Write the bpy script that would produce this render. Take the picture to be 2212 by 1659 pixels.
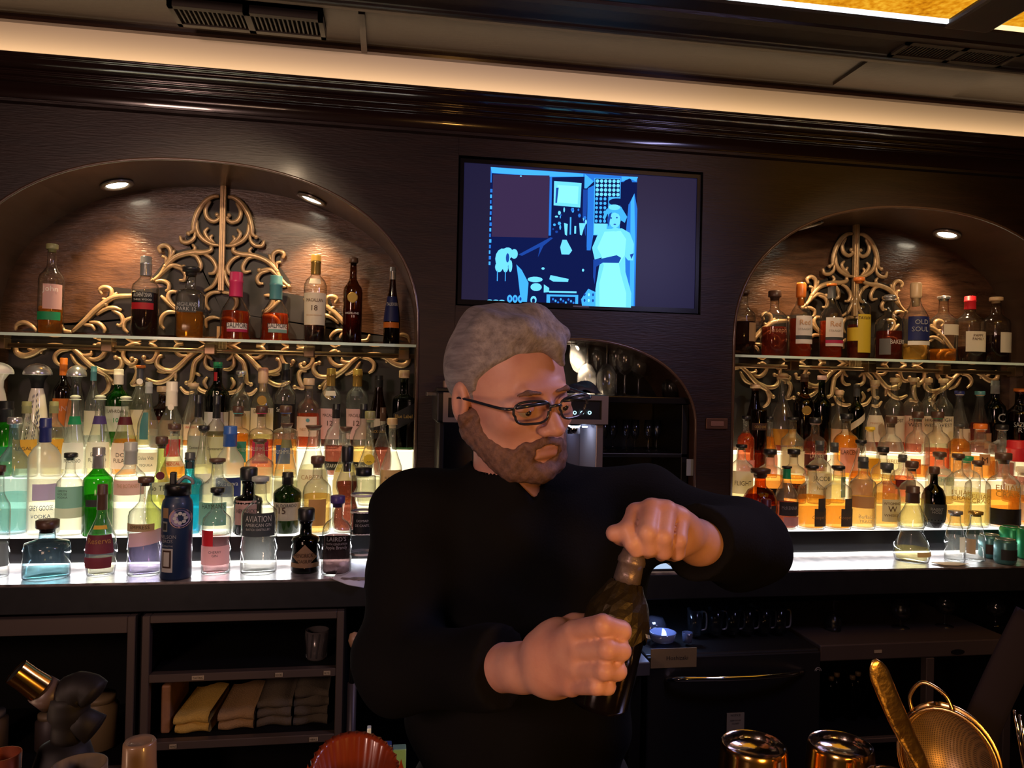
import bpy, math, random
import numpy as np
from mathutils import Vector, Matrix
random.seed(7)
S = bpy.context.scene
for o in list(bpy.data.objects): bpy.data.objects.remove(o)
# ---------------------------------------------------------------- camera
F, CX, CY, EYE = 1640.0, 1106.0, 829.5, 1.55
RT = np.array([0.98688, -0.15996, 0.02181]); UP = np.array([-0.02237, -0.00168, 0.99975]); FW = np.array([0.15988, 0.98712, 0.00524])
cd = bpy.data.cameras.new('camera'); cam = bpy.data.objects.new('camera', cd); S.collection.objects.link(cam)
cd.sensor_width = 36; cd.lens = F*36/2212; cd.clip_start = .05
cam.matrix_world = Matrix(((RT[0], UP[0], -FW[0], 0), (RT[1], UP[1], -FW[1], 0), (RT[2], UP[2], -FW[2], EYE), (0, 0, 0, 1)))
S.camera = cam
def at(x, y, Y):
    "point on the vertical plane Y seen at photograph pixel x, y"
    q = RT*(x-CX)/F - UP*(y-CY)/F + FW
    q = q*Y/q[1]; return Vector((q[0], Y, q[2]+EYE))
def atd(x, y, d):
    q = RT*(x-CX)/F - UP*(y-CY)/F + FW; q = q*d
    return Vector((q[0], q[1], q[2]+EYE))
# ---------------------------------------------------------------- world, exposure
w = bpy.data.worlds.new('world'); S.world = w; w.use_nodes = True
w.node_tree.nodes['Background'].inputs[0].default_value = (1.0, .62, .36, 1)
w.node_tree.nodes['Background'].inputs[1].default_value = .022
S.view_settings.view_transform = 'Standard'; S.view_settings.look = 'None'
S.view_settings.exposure = 0; S.view_settings.gamma = 1; S.view_settings.use_curve_mapping = False
S.cycles.transparent_max_bounces = 48; S.cycles.max_bounces = 8; S.cycles.sample_clamp_indirect = 4
S.cycles.caustics_reflective = False; S.cycles.caustics_refractive = False
# ---------------------------------------------------------------- lights
def lamp(name, typ, loc, energy, color, to=None, **k):
    l = bpy.data.lights.new(name, typ); l.energy = energy; l.color = color
    for a, v in k.items(): setattr(l, a, v)
    o = bpy.data.objects.new(name, l); S.collection.objects.link(o); o.location = loc
    if to is not None: o.rotation_euler = (Vector(to)-Vector(loc)).to_track_quat('-Z', 'Y').to_euler()
    return o
NI = [(-.66, .757), (2.04, .757)]
WARM = (1, .72, .42)
SPOTS = [(-.985, 2.93, 2.205, 34, (-1.02, 3.04, 1.7)), (-.300, 2.93, 2.205, 34, (-.28, 3.04, 1.7)), (2.36, 2.93, 2.225, 26, (2.34, 3.04, 1.6)), (1.70, 2.90, 2.205, 16, (1.67, 3.04, 1.7))]
for x, y, z, e, to in SPOTS:
    lamp('niche_spot', 'SPOT', (x, y, z), e, (1, .66, .36), to, spot_size=1.5, spot_blend=1.0, shadow_soft_size=.02)
# added spots out of view, brightening the bottle labels in both niches
for x in (-.66, 2.04): lamp('niche_fill_spot', 'SPOT', (x*.85+.05, 1.35, 2.62), 60 if x < 0 else 54, (1, .74, .47), (x, 3.0, 1.52), spot_size=.95, spot_blend=.8, shadow_soft_size=.03)
# added fill lights out of view, no fittings modelled
lamp('hand_fill', 'AREA', (.40, .10, 1.34), 3.0, (1, .46, .10), (.25, .86, 1.28), size=.14)  # added warm fill that turns the hands orange
lamp('room_fill', 'AREA', (-1.7, -1.2, 2.2), 30, (1, .61, .50), (.3, 1.4, 1.3), size=.5)  # added warm fill from behind the camera for face and labels
lamp('lilac_fill', 'AREA', (1.5, 1.1, 2.35), 9, (.55, .52, 1), (.2, 1.1, 1.55), size=.4)  # added lilac fill for hair and face, no window behind it
lamp('cabinet_fill', 'AREA', (-.9, .6, .98), 4.5, (1, .62, .40), (-.5, 2.4, .55), size=.4)  # added low fill for the cabinets under the back counter
# ---------------------------------------------------------------- materials
MC = {}
def nodes(m):
    m.use_nodes = True; nt = m.node_tree
    return nt, nt.nodes, nt.links
def mat(name, col, rough=.5, metal=0, emit=None, es=0, spec=.5, alpha=1, trans=0, coat=0, bump=0, bscale=60, var=0):
    if name in MC: return MC[name]
    m = bpy.data.materials.new(name); nt, N, L = nodes(m); b = N['Principled BSDF']
    b.inputs['Base Color'].default_value = (*col, 1); b.inputs['Roughness'].default_value = rough
    b.inputs['Metallic'].default_value = metal; b.inputs['Specular IOR Level'].default_value = spec
    b.inputs['Alpha'].default_value = alpha; b.inputs['Coat Weight'].default_value = coat
    b.inputs['Transmission Weight'].default_value = trans
    if emit: b.inputs['Emission Color'].default_value = (*emit, 1); b.inputs['Emission Strength'].default_value = es
    if var or bump:
        tc = N.new('ShaderNodeTexCoord'); no = N.new('ShaderNodeTexNoise'); no.inputs['Scale'].default_value = bscale; no.inputs['Detail'].default_value = 5
        L.new(tc.outputs['Object'], no.inputs['Vector'])
        if var:
            mx = N.new('ShaderNodeMix'); mx.data_type = 'RGBA'
            mx.inputs[6].default_value = (*[c*(1-var) for c in col], 1); mx.inputs[7].default_value = (*[min(1, c*(1+var)) for c in col], 1)
            L.new(no.outputs['Fac'], mx.inputs[0]); L.new(mx.outputs[2], b.inputs['Base Color'])
        if bump:
            bp = N.new('ShaderNodeBump'); bp.inputs['Strength'].default_value = bump; bp.inputs['Distance'].default_value = .003
            L.new(no.outputs['Fac'], bp.inputs['Height']); L.new(bp.outputs[0], b.inputs['Normal'])
    MC[name] = m; return m
def wood(name, c1, c2, rough=.3, stretch=(1.2, 1.2, 9), bump=.25, scale=3, coat=.3):
    m = bpy.data.materials.new(name); nt, N, L = nodes(m); b = N['Principled BSDF']
    tc = N.new('ShaderNodeTexCoord'); mp = N.new('ShaderNodeMapping'); mp.inputs['Scale'].default_value = stretch
    no = N.new('ShaderNodeTexNoise'); no.inputs['Scale'].default_value = scale; no.inputs['Detail'].default_value = 8; no.inputs['Roughness'].default_value = .65; no.inputs['Distortion'].default_value = .6
    cr = N.new('ShaderNodeValToRGB'); cr.color_ramp.elements[0].position = .32; cr.color_ramp.elements[1].position = .72
    cr.color_ramp.elements[0].color = (*c1, 1); cr.color_ramp.elements[1].color = (*c2, 1)
    bp = N.new('ShaderNodeBump'); bp.inputs['Strength'].default_value = bump; bp.inputs['Distance'].default_value = .004
    n2 = N.new('ShaderNodeTexNoise'); n2.inputs['Scale'].default_value = scale*7; n2.inputs['Detail'].default_value = 4
    L.new(tc.outputs['Object'], mp.inputs[0]); L.new(mp.outputs[0], no.inputs['Vector']); L.new(mp.outputs[0], n2.inputs['Vector'])
    L.new(no.outputs['Fac'], cr.inputs[0]); L.new(cr.outputs[0], b.inputs['Base Color'])
    L.new(n2.outputs['Fac'], bp.inputs['Height']); L.new(bp.outputs[0], b.inputs['Normal'])
    b.inputs['Roughness'].default_value = rough; b.inputs['Coat Weight'].default_value = coat; b.inputs['Coat Roughness'].default_value = .15
    return m
def glass(tint, name, edge=.55, gloss=.06, milk=0):
    "thin-walled glass: mirror-like by Fresnel, otherwise clear, edges deeper in tint"
    k = 'glass_'+name
    if k in MC: return MC[k]
    m = bpy.data.materials.new(k); nt, N, L = nodes(m); N.remove(N['Principled BSDF'])
    t = N.new('ShaderNodeBsdfTransparent'); g = N.new('ShaderNodeBsdfGlossy'); g.inputs['Roughness'].default_value = gloss
    fr = N.new('ShaderNodeFresnel'); fr.inputs[0].default_value = 1.5; ge = N.new('ShaderNodeNewGeometry'); mr = N.new('ShaderNodeMapRange'); mr.inputs[3].default_value = 1.6; mr.inputs[4].default_value = 1/1.6; L.new(ge.outputs['Backfacing'], mr.inputs[0]); L.new(mr.outputs[0], fr.inputs[0]); lw = N.new('ShaderNodeLayerWeight'); lw.inputs[0].default_value = .5
    pw = N.new('ShaderNodeMath'); pw.operation = 'POWER'; pw.inputs[1].default_value = 1.9
    mc = N.new('ShaderNodeMix'); mc.data_type = 'RGBA'
    mc.inputs[6].default_value = (*tint, 1); mc.inputs[7].default_value = (*[c*(1-edge) for c in tint], 1)
    mx = N.new('ShaderNodeMixShader')
    L.new(lw.outputs['Facing'], pw.inputs[0]); L.new(pw.outputs[0], mc.inputs[0]); L.new(mc.outputs[2], t.inputs[0])
    L.new(fr.outputs[0], mx.inputs[0]); L.new(g.outputs[0], mx.inputs[2]); base = t.outputs[0]
    if milk:
        tr = N.new('ShaderNodeBsdfTranslucent'); tr.inputs[0].default_value = (*tint, 1); m2 = N.new('ShaderNodeMixShader'); m2.inputs[0].default_value = milk
        L.new(base, m2.inputs[1]); L.new(tr.outputs[0], m2.inputs[2]); base = m2.outputs[0]
    L.new(base, mx.inputs[1])
    L.new(mx.outputs[0], N['Material Output'].inputs[0]); MC[k] = m; return m
def liquid(col, name, body=.35):
    k = 'liquid_'+name
    if k in MC: return MC[k]
    m = bpy.data.materials.new(k); nt, N, L = nodes(m); N.remove(N['Principled BSDF'])
    t = N.new('ShaderNodeBsdfTransparent'); t.inputs[0].default_value = (*[c**.32 for c in col], 1)
    tr = N.new('ShaderNodeBsdfTranslucent'); tr.inputs[0].default_value = (*col, 1)
    df = N.new('ShaderNodeBsdfDiffuse'); df.inputs[0].default_value = (*[c*.7 for c in col], 1)
    a = N.new('ShaderNodeMixShader'); a.inputs[0].default_value = .35; b = N.new('ShaderNodeMixShader'); b.inputs[0].default_value = body
    L.new(tr.outputs[0], a.inputs[1]); L.new(df.outputs[0], a.inputs[2]); L.new(t.outputs[0], b.inputs[1]); L.new(a.outputs[0], b.inputs[2])
    L.new(b.outputs[0], N['Material Output'].inputs[0]); MC[k] = m; return m
def emis(name, col, s):
    if name in MC: return MC[name]
    m = bpy.data.materials.new(name); nt, N, L = nodes(m); N.remove(N['Principled BSDF'])
    e = N.new('ShaderNodeEmission'); e.inputs[0].default_value = (*col, 1); e.inputs[1].default_value = s
    L.new(e.outputs[0], N['Material Output'].inputs[0]); MC[name] = m; return m
DW = wood('dark_wood', (.011, .0045, .0028), (.030, .0125, .007), .42, coat=.08)
DWN = wood('niche_wood', (.040, .019, .011), (.135, .064, .033), .26, (1.5, 1.5, 8), .5, 4, .5)
SOF = wood('soffit_wood', (.05, .026, .015), (.085, .045, .028), .38, (1, 1, 3), .1, 3, .3)
CEILW = wood('ceiling_wood', (.009, .0045, .0016), (.020, .010, .004), .4, (1.0, 7, 1), .15, 3, .12)
BLACK = mat('black_lacquer', (.006, .006, .007), .35)
SOOT = mat('matt_black', (.004, .004, .004), .8, spec=.2)
STEEL = mat('brushed_steel', (.22, .20, .19), .36, 1, bump=.05, bscale=200)
CHROME = mat('chrome', (.75, .75, .75), .08, 1)
GOLD = mat('antique_gold', (.56, .37, .19), .36, .35, var=.40, bscale=45, bump=.3)
PLAST = mat('cream_plaster', (.78, .66, .50), .7)
STONE = mat('dark_stone', (.020, .021, .022), .38, var=.3, bscale=30, bump=.08)
# ---------------------------------------------------------------- object helpers
def link(o, parent=None):
    S.collection.objects.link(o)
    if parent is not None: o.parent = parent
    return o
def tag(o, label=None, cat=None, group=None, kind=None):
    if label: o['label'] = label
    if cat: o['category'] = cat
    if group: o['group'] = group
    if kind: o['kind'] = kind
    return o
def thing(name, label, cat, loc=(0, 0, 0), rz=0, group=None):
    o = bpy.data.objects.new(name, None); link(o); o.location = loc; o.rotation_euler = (0, 0, rz); o.empty_display_size = .02
    return tag(o, label, cat, group)
def me(name, V, Fc, m, parent=None, smooth=False, mi=None):
    d = bpy.data.meshes.new(name); d.from_pydata([tuple(v) for v in V], [], [tuple(f) for f in Fc])
    for x in (m if isinstance(m, (list, tuple)) else [m]): d.materials.append(x)
    if smooth: d.polygons.foreach_set('use_smooth', [True]*len(d.polygons))
    if mi is not None: d.polygons.foreach_set('material_index', mi)
    d.update(); o = bpy.data.objects.new(name, d); link(o, parent); return o
class G:
    "collects shapes into one mesh"
    def __init__(s): s.V = []; s.F = []
    def add(s, V, Fc):
        n = len(s.V); s.V += [tuple(v) for v in V]; s.F += [tuple(i+n for i in f) for f in Fc]; return s
    def box(s, x0, x1, y0, y1, z0, z1, b=0):
        V = [(x, y, z) for z in (z0, z1) for x, y in ((x0, y0), (x1, y0), (x1, y1), (x0, y1))]
        return s.add(V, [(3, 2, 1, 0), (4, 5, 6, 7), (0, 1, 5, 4), (1, 2, 6, 5), (2, 3, 7, 6), (3, 0, 4, 7)])
    def obox(s, c, ax, ay, az):
        c, ax, ay, az = map(Vector, (c, ax, ay, az))
        V = [c+ax*i+ay*j+az*k for k in (-1, 1) for i, j in ((-1, -1), (1, -1), (1, 1), (-1, 1))]
        return s.add(V, [(3, 2, 1, 0), (4, 5, 6, 7), (0, 1, 5, 4), (1, 2, 6, 5), (2, 3, 7, 6), (3, 0, 4, 7)])
    def tube(s, P, R, n=8, flat=1, up=None, cap=True):
        P = [Vector(p) for p in P]; k = len(P); R = R if isinstance(R, (list, tuple)) else [R]*k; V = []; Fc = []
        a = Vector(up) if up else None
        for i, p in enumerate(P):
            t = (P[min(i+1, k-1)]-P[max(i-1, 0)]).normalized()
            if a is None: a = t.orthogonal()
            u = (a-t*a.dot(t)); u = u.normalized() if u.length > 1e-6 else t.orthogonal().normalized()
            if not up: a = u
            v = t.cross(u)
            for j in range(n):
                an = 2*math.pi*j/n; V.append(p+(u*math.cos(an)*flat+v*math.sin(an))*R[i])
        for i in range(k-1):
            for j in range(n): Fc.append((i*n+j, i*n+(j+1) % n, (i+1)*n+(j+1) % n, (i+1)*n+j))
        if cap: Fc.append(tuple(range(n-1, -1, -1))); Fc.append(tuple((k-1)*n+j for j in range(n)))
        return s.add(V, Fc)
    def lathe(s, prof, seg=24, n=2.0, c=(0, 0, 0), ry=1.0, close=True):
        V = []; Fc = []; k = len(prof)
        cs = [sup(2*math.pi*(j+.5)/seg, n) for j in range(seg)]
        for r, z in prof: V += [(c[0]+r*a, c[1]+r*b*ry, c[2]+z) for a, b in cs]
        for i in range(k-1):
            for j in range(seg): Fc.append((i*seg+j, i*seg+(j+1) % seg, (i+1)*seg+(j+1) % seg, (i+1)*seg+j))
        if close:
            if prof[0][0] > 1e-5: Fc.append(tuple(range(seg-1, -1, -1)))
            if prof[-1][0] > 1e-5: Fc.append(tuple((k-1)*seg+j for j in range(seg)))
        return s.add(V, Fc)
    def obj(s, name, m, parent=None, smooth=False): return me(name, s.V, s.F, m, parent, smooth)
def sup(t, n):
    c, d = math.cos(t), math.sin(t)
    if n == 2: return c, d
    q = (abs(c)**n+abs(d)**n)**(-1/n); return c*q, d*q
def bevel(o, w=.003, seg=2):
    b = o.modifiers.new('bevel', 'BEVEL'); b.width = w; b.segments = seg; b.limit_method = 'ANGLE'; return o
def spline(P, n=6):
    "Catmull-Rom through the points"
    P = [Vector(p) for p in P]; Q = [P[0]*2-P[1]]+P+[P[-1]*2-P[-2]]; out = []
    for i in range(1, len(Q)-2):
        for j in range(n):
            t = j/n; a, b, c, d = Q[i-1:i+3]
            out.append(.5*((2*b)+(c-a)*t+(2*a-5*b+4*c-d)*t*t+(3*b-a-3*c+d)*t**3))
    return out+[P[-1]]
TX = {}
def textmesh(s):
    "vertices and faces of a line of lettering, 1 unit high, starting at x = 0"
    if s in TX: return TX[s]
    c = bpy.data.curves.new('t', 'FONT'); c.body = s; c.resolution_u = 2; c.size = 1.35
    o = bpy.data.objects.new('t', c); d = bpy.data.meshes.new_from_object(o)
    V = [tuple(v.co) for v in d.vertices]; Fc = [tuple(p.vertices) for p in d.polygons]
    bpy.data.objects.remove(o); bpy.data.meshes.remove(d); bpy.data.curves.remove(c)
    x0 = min(v[0] for v in V); x1 = max(v[0] for v in V)
    TX[s] = ([(v[0]-x0, v[1]) for v in V], Fc, x1-x0); return TX[s]
def lettering(name, lines, m, parent, fn):
    "lines: (text, cx, z, height, max_width); fn maps (x, z) to a point on the surface"
    g = G()
    for s, cx, z, h, mw in lines:
        V, Fc, wd = textmesh(s); sx = min(h, mw/wd)
        g.add([fn(cx+(x-wd/2)*sx, z+y*h) for x, y in V], Fc)
    return g.obj(name, m, parent)
# ================================================================ the setting
def arch_z(x, c, a, zs=1.75, b=.545, n=2.25):
    t = min(1, abs(x-c)/a); return zs+b*(1-t**n)**(1/n)
XS = lambda x0, x1, n: [x0+(x1-x0)*i/n for i in range(n+1)]
def axs(c, a, n=40): return [c-a*math.cos(math.pi*i/n) for i in range(n+1)]
MIDC, MIDA = .69, .447
def mid_z(x): return arch_z(x, MIDC, MIDA, 1.42, .313, 2.1)
WY, BY, CT = 2.70, 3.06, .955
g = G()
def strip(xs, lo, hi):
    for i in range(len(xs)-1):
        a, b = xs[i], xs[i+1]
        g.add([(a, WY, lo(a)), (b, WY, lo(b)), (b, WY, hi(b)), (a, WY, hi(a))], [(0, 1, 2, 3)])
top = lambda x: 2.60
K = lambda v: (lambda x: v)
for c, a in NI: strip(axs(c, a), lambda x: arch_z(x, c, a), top)
for x0, x1 in ((-3.0, NI[0][0]-.757), (NI[0][0]+.757, .226), (1.148, NI[1][0]-.757), (NI[1][0]+.757, 4.2)): strip([x0, x1], K(CT), top)
strip([.226, .226+.001], K(CT), top)
strip([.226, MIDC-MIDA], K(CT), K(1.84)); strip([MIDC+MIDA, 1.148], K(CT), K(1.84))
strip(axs(MIDC, MIDA), mid_z, K(1.84)); strip([.226, 1.148], K(2.376), top)
wb = tag(g.obj('wall_back', DW), 'dark stained wood panelled wall behind the bar with arched niches', kind='structure')
# recess of the screen
g = G(); x0, x1, z0, z1 = .226, 1.148, 1.84, 2.376
g.add([(x0, WY, z0), (x1, WY, z0), (x1, WY, z1), (x0, WY, z1), (x0, 2.78, z0), (x1, 2.78, z0), (x1, 2.78, z1), (x0, 2.78, z1)],
      [(0, 1, 5, 4), (1, 2, 6, 5), (2, 3, 7, 6), (3, 0, 4, 7), (4, 5, 6, 7)])
tag(g.obj('trim_1', BLACK), 'shallow black recess that holds the screen', kind='structure')
# niche linings
def lining(name, c, a, zf, m, mb, label):
    g = G(); xs = axs(c, a); P = [(c-a, CT)]+[(x, zf(x)) for x in xs]+[(c+a, CT)]
    V = [(x, WY, z) for x, z in P]+[(x, BY, z) for x, z in P]; n = len(P)
    o = me(name, V, [(i, i+1, n+i+1, n+i) for i in range(n-1)], m); tag(o, label, kind='structure')
    g = G().box(c-a-.02, c+a+.02, BY, BY+.03, CT, max(z for x, z in P)+.02); g.obj('back_panel', mb, o)
    bead = [Vector((x, WY-.002, z)) for x, z in P]; G().tube(bead, .006, 6).obj('edge_bead', mat('bead_highlight', (.10, .055, .035), .25, coat=.5), o, True)  # bead colour lightened: highlight along the arch edge put into the colour
    return o
lining('trim_2', *NI[0], lambda x: arch_z(x, *NI[0]), SOF, DWN, 'curved brown lining of the wide arched bottle niche at left')
lining('trim_3', *NI[1], lambda x: arch_z(x, *NI[1]), SOF, DWN, 'curved brown lining of the wide arched bottle niche at right')
lining('trim_4', MIDC, MIDA, mid_z, SOF, BLACK, 'curved dark lining of the small arched niche under the screen')
# crown moulding, extruded along the wall
def extr(name, prof, m, label=None, x0=-3.0, x1=4.2, parent=None, smooth=False):
    n = len(prof); V = [(x, y, z) for x in (x0, x1) for y, z in prof]
    o = me(name, V, [(i, i+1, n+i+1, n+i) for i in range(n-1)], m, parent, smooth)
    if label: tag(o, label, kind='structure')
    return o
GLW = mat('polished_dark_wood', (.022, .010, .007), .16, coat=.8)
prof = [(2.70, 2.44), (2.685, 2.445), (2.685, 2.455), (2.692, 2.46)]
extr('trim_5', prof, DW, 'thin bead line running along the wall above the arches')
P = [(2.692, 2.46), (2.690, 2.515)]
def rnd(y, z, r, a0, a1, n=7): return [(y+r*math.cos(math.radians(a0+(a1-a0)*i/n)), z+r*math.sin(math.radians(a0+(a1-a0)*i/n))) for i in range(n+1)]
P += rnd(2.682, 2.522, .008, 270, 90)[::-1][::-1]
P = [(2.692, 2.46), (2.688, 2.505)] + [(2.680-.010*math.sin(math.pi*i/6), 2.507+.014*i/6) for i in range(7)] + [(2.668-.010*math.sin(math.pi*i/6), 2.524+.016*i/6) for i in range(7)] + \
    [(2.662-.03*math.sin(math.pi/2*i/6), 2.543+.022*i/6) for i in range(7)] + [(2.622-.008*math.sin(math.pi*i/6), 2.568+.014*i/6) for i in range(7)] + [(2.63, 2.583), (2.64, 2.575), (2.69, 2.57)]
extr('trim_6', P, GLW, 'polished dark crown moulding with ribs below the lit band', smooth=True)
extr('trim_7', [(2.70, 2.565), (2.70, 2.705)], PLAST, 'cream plaster band lit by a hidden cove lamp')
o = lamp('cove_lamp', 'AREA', (.6, 2.655, 2.582), 4.2, (1, .70, .42), (.6, 2.697, 2.72), shape='RECTANGLE', size=7.0, size_y=.012)
# ceiling
extr('trim_8', [(2.70, 2.705), (2.672, 2.703), (2.668, 2.712), (2.668, 2.73)], GLW, 'thin dark lip between the lit band and the ceiling')
g = G().box(-3, 4.2, 2.36, 2.72, 2.722, 2.86); tag(g.obj('ceiling', CEILW), 'glossy brown wood ceiling boards along the wall', kind='structure')
P = [(2.40, 2.722), (2.40, 2.712), (2.385, 2.704), (2.375, 2.704), (2.37, 2.694), (2.345, 2.690)] + [(2.33-.012*math.sin(math.pi*i/5), 2.690) if 0 else (2.335-.03*i/5, 2.690-.008*math.sin(math.pi*i/5)) for i in range(6)] + \
    [(2.30, 2.692), (2.20, 2.692), (2.195, 2.686), (2.16, 2.684), (2.155, 2.692), (2.10, 2.694), (2.09, 2.70), (2.08, 2.72), (2.08, 2.80)]
extr('trim_9', P, DW, 'ribbed dark wooden ceiling beam parallel to the bar')
tag(G().box(1.66, 1.82, -.8, 2.10, 2.685, 2.86).obj('trim_10', DW), 'dark wooden cross beam between the two amber ceiling panels', kind='structure')
bevel(bpy.data.objects['trim_10'], .012)
tag(G().box(-3, .70, -3, 2.10, 2.705, 2.86).obj('ceiling.001', DW), 'dark coffered ceiling over the bar', kind='structure')
g = G().box(2.75, 4.2, -3, 2.10, 2.70, 2.86); g.box(.7, 2.75, -3, .95, 2.70, 2.86); tag(g.obj('ceiling.002', DW), 'dark ceiling beyond the amber panels', kind='structure')
def amber():
    m = bpy.data.materials.new('amber_glass'); nt, N, L = nodes(m); N.remove(N['Principled BSDF'])
    tc = N.new('ShaderNodeTexCoord'); no = N.new('ShaderNodeTexNoise'); no.inputs['Scale'].default_value = 55; no.inputs['Detail'].default_value = 6
    n2 = N.new('ShaderNodeTexNoise'); n2.inputs['Scale'].default_value = 7; mt = N.new('ShaderNodeMath'); mt.operation = 'MULTIPLY_ADD'; mt.inputs[1].default_value = .55
    cr = N.new('ShaderNodeValToRGB'); e = cr.color_ramp.elements; e[0].position = .42; e[0].color = (.42, .11, .002, 1); e[1].position = .95; e[1].color = (1, .50, .03, 1)
    x = e.new(.7); x.color = (.80, .30, .008, 1)
    em = N.new('ShaderNodeEmission'); em.inputs[1].default_value = .95
    L.new(tc.outputs['Object'], no.inputs['Vector']); L.new(tc.outputs['Object'], n2.inputs['Vector']); L.new(n2.outputs['Fac'], mt.inputs[0]); L.new(no.outputs['Fac'], mt.inputs[2])
    L.new(mt.outputs[0], cr.inputs[0]); L.new(cr.outputs[0], em.inputs[0]); L.new(em.outputs[0], N['Material Output'].inputs[0]); return m
AMB = amber(); LEDW = emis('led_cool', (.85, .92, 1), 2.2)
for i, (x0, x1, lb) in enumerate(((.70, 1.66, 'large amber backlit glass panel set in the ceiling over the bar'), (1.82, 2.75, 'second amber backlit ceiling panel beyond the cross beam'))):
    t = thing('ceiling_panel_light', lb, 'ceiling light', ((x0+x1)/2, 1.5, 2.704))
    w2 = (x1-x0)/2
    G().box(-w2, w2, -.55, .575, 0, .008).obj('amber_pane', AMB, t)
    G().box(-w2, w2, .57, .578, -.012, 0).obj('led_strip', LEDW if i == 0 else emis('led_warm', (1, .75, .35), 1.6), t)
    if i == 0:
        bpy.data.objects
# ceiling vents
def vent(x, y, w_, d_, label):
    t = thing('ceiling_vent', label, 'vent', (x, y, 2.692))
    fr = mat('vent_frame', (.05, .036, .022), .5)
    g = G().box(-w_/2, w_/2, -d_/2, -d_/2+.02, -.008, .03); g.box(-w_/2, w_/2, d_/2-.02, d_/2, -.008, .03); g.box(-w_/2, -w_/2+.015, -d_/2, d_/2, -.008, .03); g.box(w_/2-.015, w_/2, -d_/2, d_/2, -.008, .03); g.box(-.01, .01, -d_/2, d_/2, -.008, .03)
    g.obj('frame', fr, t); G().box(-w_/2, w_/2, -d_/2, d_/2, .018, .03).obj('backing', SOOT, t)
    base = None; n = 30
    for i in range(n):
        xx = -w_/2+.02+(w_-.04)*(i+.5)/n
        if base is None: base = G().box(-.0025, .0025, -d_/2+.02, d_/2-.02, -.004, .016).obj('slat', fr, t); base.location = (xx, 0, 0)
        else:
            c = base.copy(); link(c, t); c.location = (xx, 0, 0)
vent(1.83, 2.25, .42, .11, 'slatted ceiling vent at the end of the beam beyond the amber panel')
vent(-.46, 2.50, .46, .14, 'slatted ceiling vent above the left niche')
tag(G().box(-.12, -.10, 2.40, 2.68, 2.70, 2.722).obj('trim_11', DW), 'thin wooden cover strip across the ceiling beside the vent', kind='structure')
tag(G().box(1.62, 2.12, 2.40, 2.62, 2.712, 2.73).obj('trim_12', DW), 'raised dark ceiling panel near the vent', kind='structure')
# floor and side walls
tag(G().box(-3, 4.2, -3, 3.1, -.05, 0).obj('floor', mat('floor_tiles', (.03, .025, .022), .5, var=.3, bscale=8)), 'dark floor behind the bar', kind='structure')
tag(G().box(-3.05, -3, -3, 3.1, 0, 2.86).obj('wall_left', DW), 'dark side wall', kind='structure')
tag(G().box(4.2, 4.25, -3, 3.1, 0, 2.86).obj('wall_right', DW), 'dark far side wall', kind='structure')
tag(G().box(-3, 4.2, 3.02, 3.1, 0, CT).obj('wall_back.001', SOOT), 'dark lower wall behind the cabinets', kind='structure')
# ================================================================ back counter, lit steps, shelves
def mkstone():
    m = bpy.data.materials.new('counter_stone'); nt, N, L = nodes(m); b = N['Principled BSDF']
    tc = N.new('ShaderNodeTexCoord'); no = N.new('ShaderNodeTexNoise'); no.inputs['Scale'].default_value = 22; no.inputs['Detail'].default_value = 7
    cr = N.new('ShaderNodeValToRGB'); cr.color_ramp.elements[0].color = (.10, .08, .075, 1); cr.color_ramp.elements[1].color = (.36, .31, .29, 1); cr.color_ramp.elements[0].position = .35; cr.color_ramp.elements[1].position = .65
    bp = N.new('ShaderNodeBump'); bp.inputs['Strength'].default_value = .3; bp.inputs['Distance'].default_value = .002
    L.new(tc.outputs['Object'], no.inputs['Vector']); L.new(no.outputs['Fac'], cr.inputs[0]); L.new(cr.outputs[0], b.inputs['Base Color']); L.new(no.outputs['Fac'], bp.inputs['Height']); L.new(bp.outputs[0], b.inputs['Normal'])
    b.inputs['Roughness'].default_value = .3; return m
cs = thing('back_counter', 'long back bar counter of veined stone with a dark front edge', 'counter', (.6, 2.7, .955))
G().box(-3.5, 3.5, -.322, .3, -.006, 0).obj('stone_top', mkstone(), cs)
bevel(G().box(-3.5, 3.5, -.32, .3, -.088, -.006).obj('apron', STONE, cs), .003)
LITL = emis('lit_step_white', (1, .86, .52), 1.75); LITR = emis('lit_step_warm', (1, .70, .36), 1.75)
TRL = emis('tread_white', (1, .88, .58), 4); TRR = emis('tread_warm', (1, .76, .46), 4)
EDGE = emis('lit_step_edge', (1, .96, .86), 3.0)
ROWY = {'D': (2.615, 2.72, 1.047), 'C': (2.72, 2.82, 1.125), 'B': (2.82, 2.925, 1.21), 'A': (2.925, 3.058, 1.305)}
TOPZ = {k: v[2] for k, v in ROWY.items()}
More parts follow.
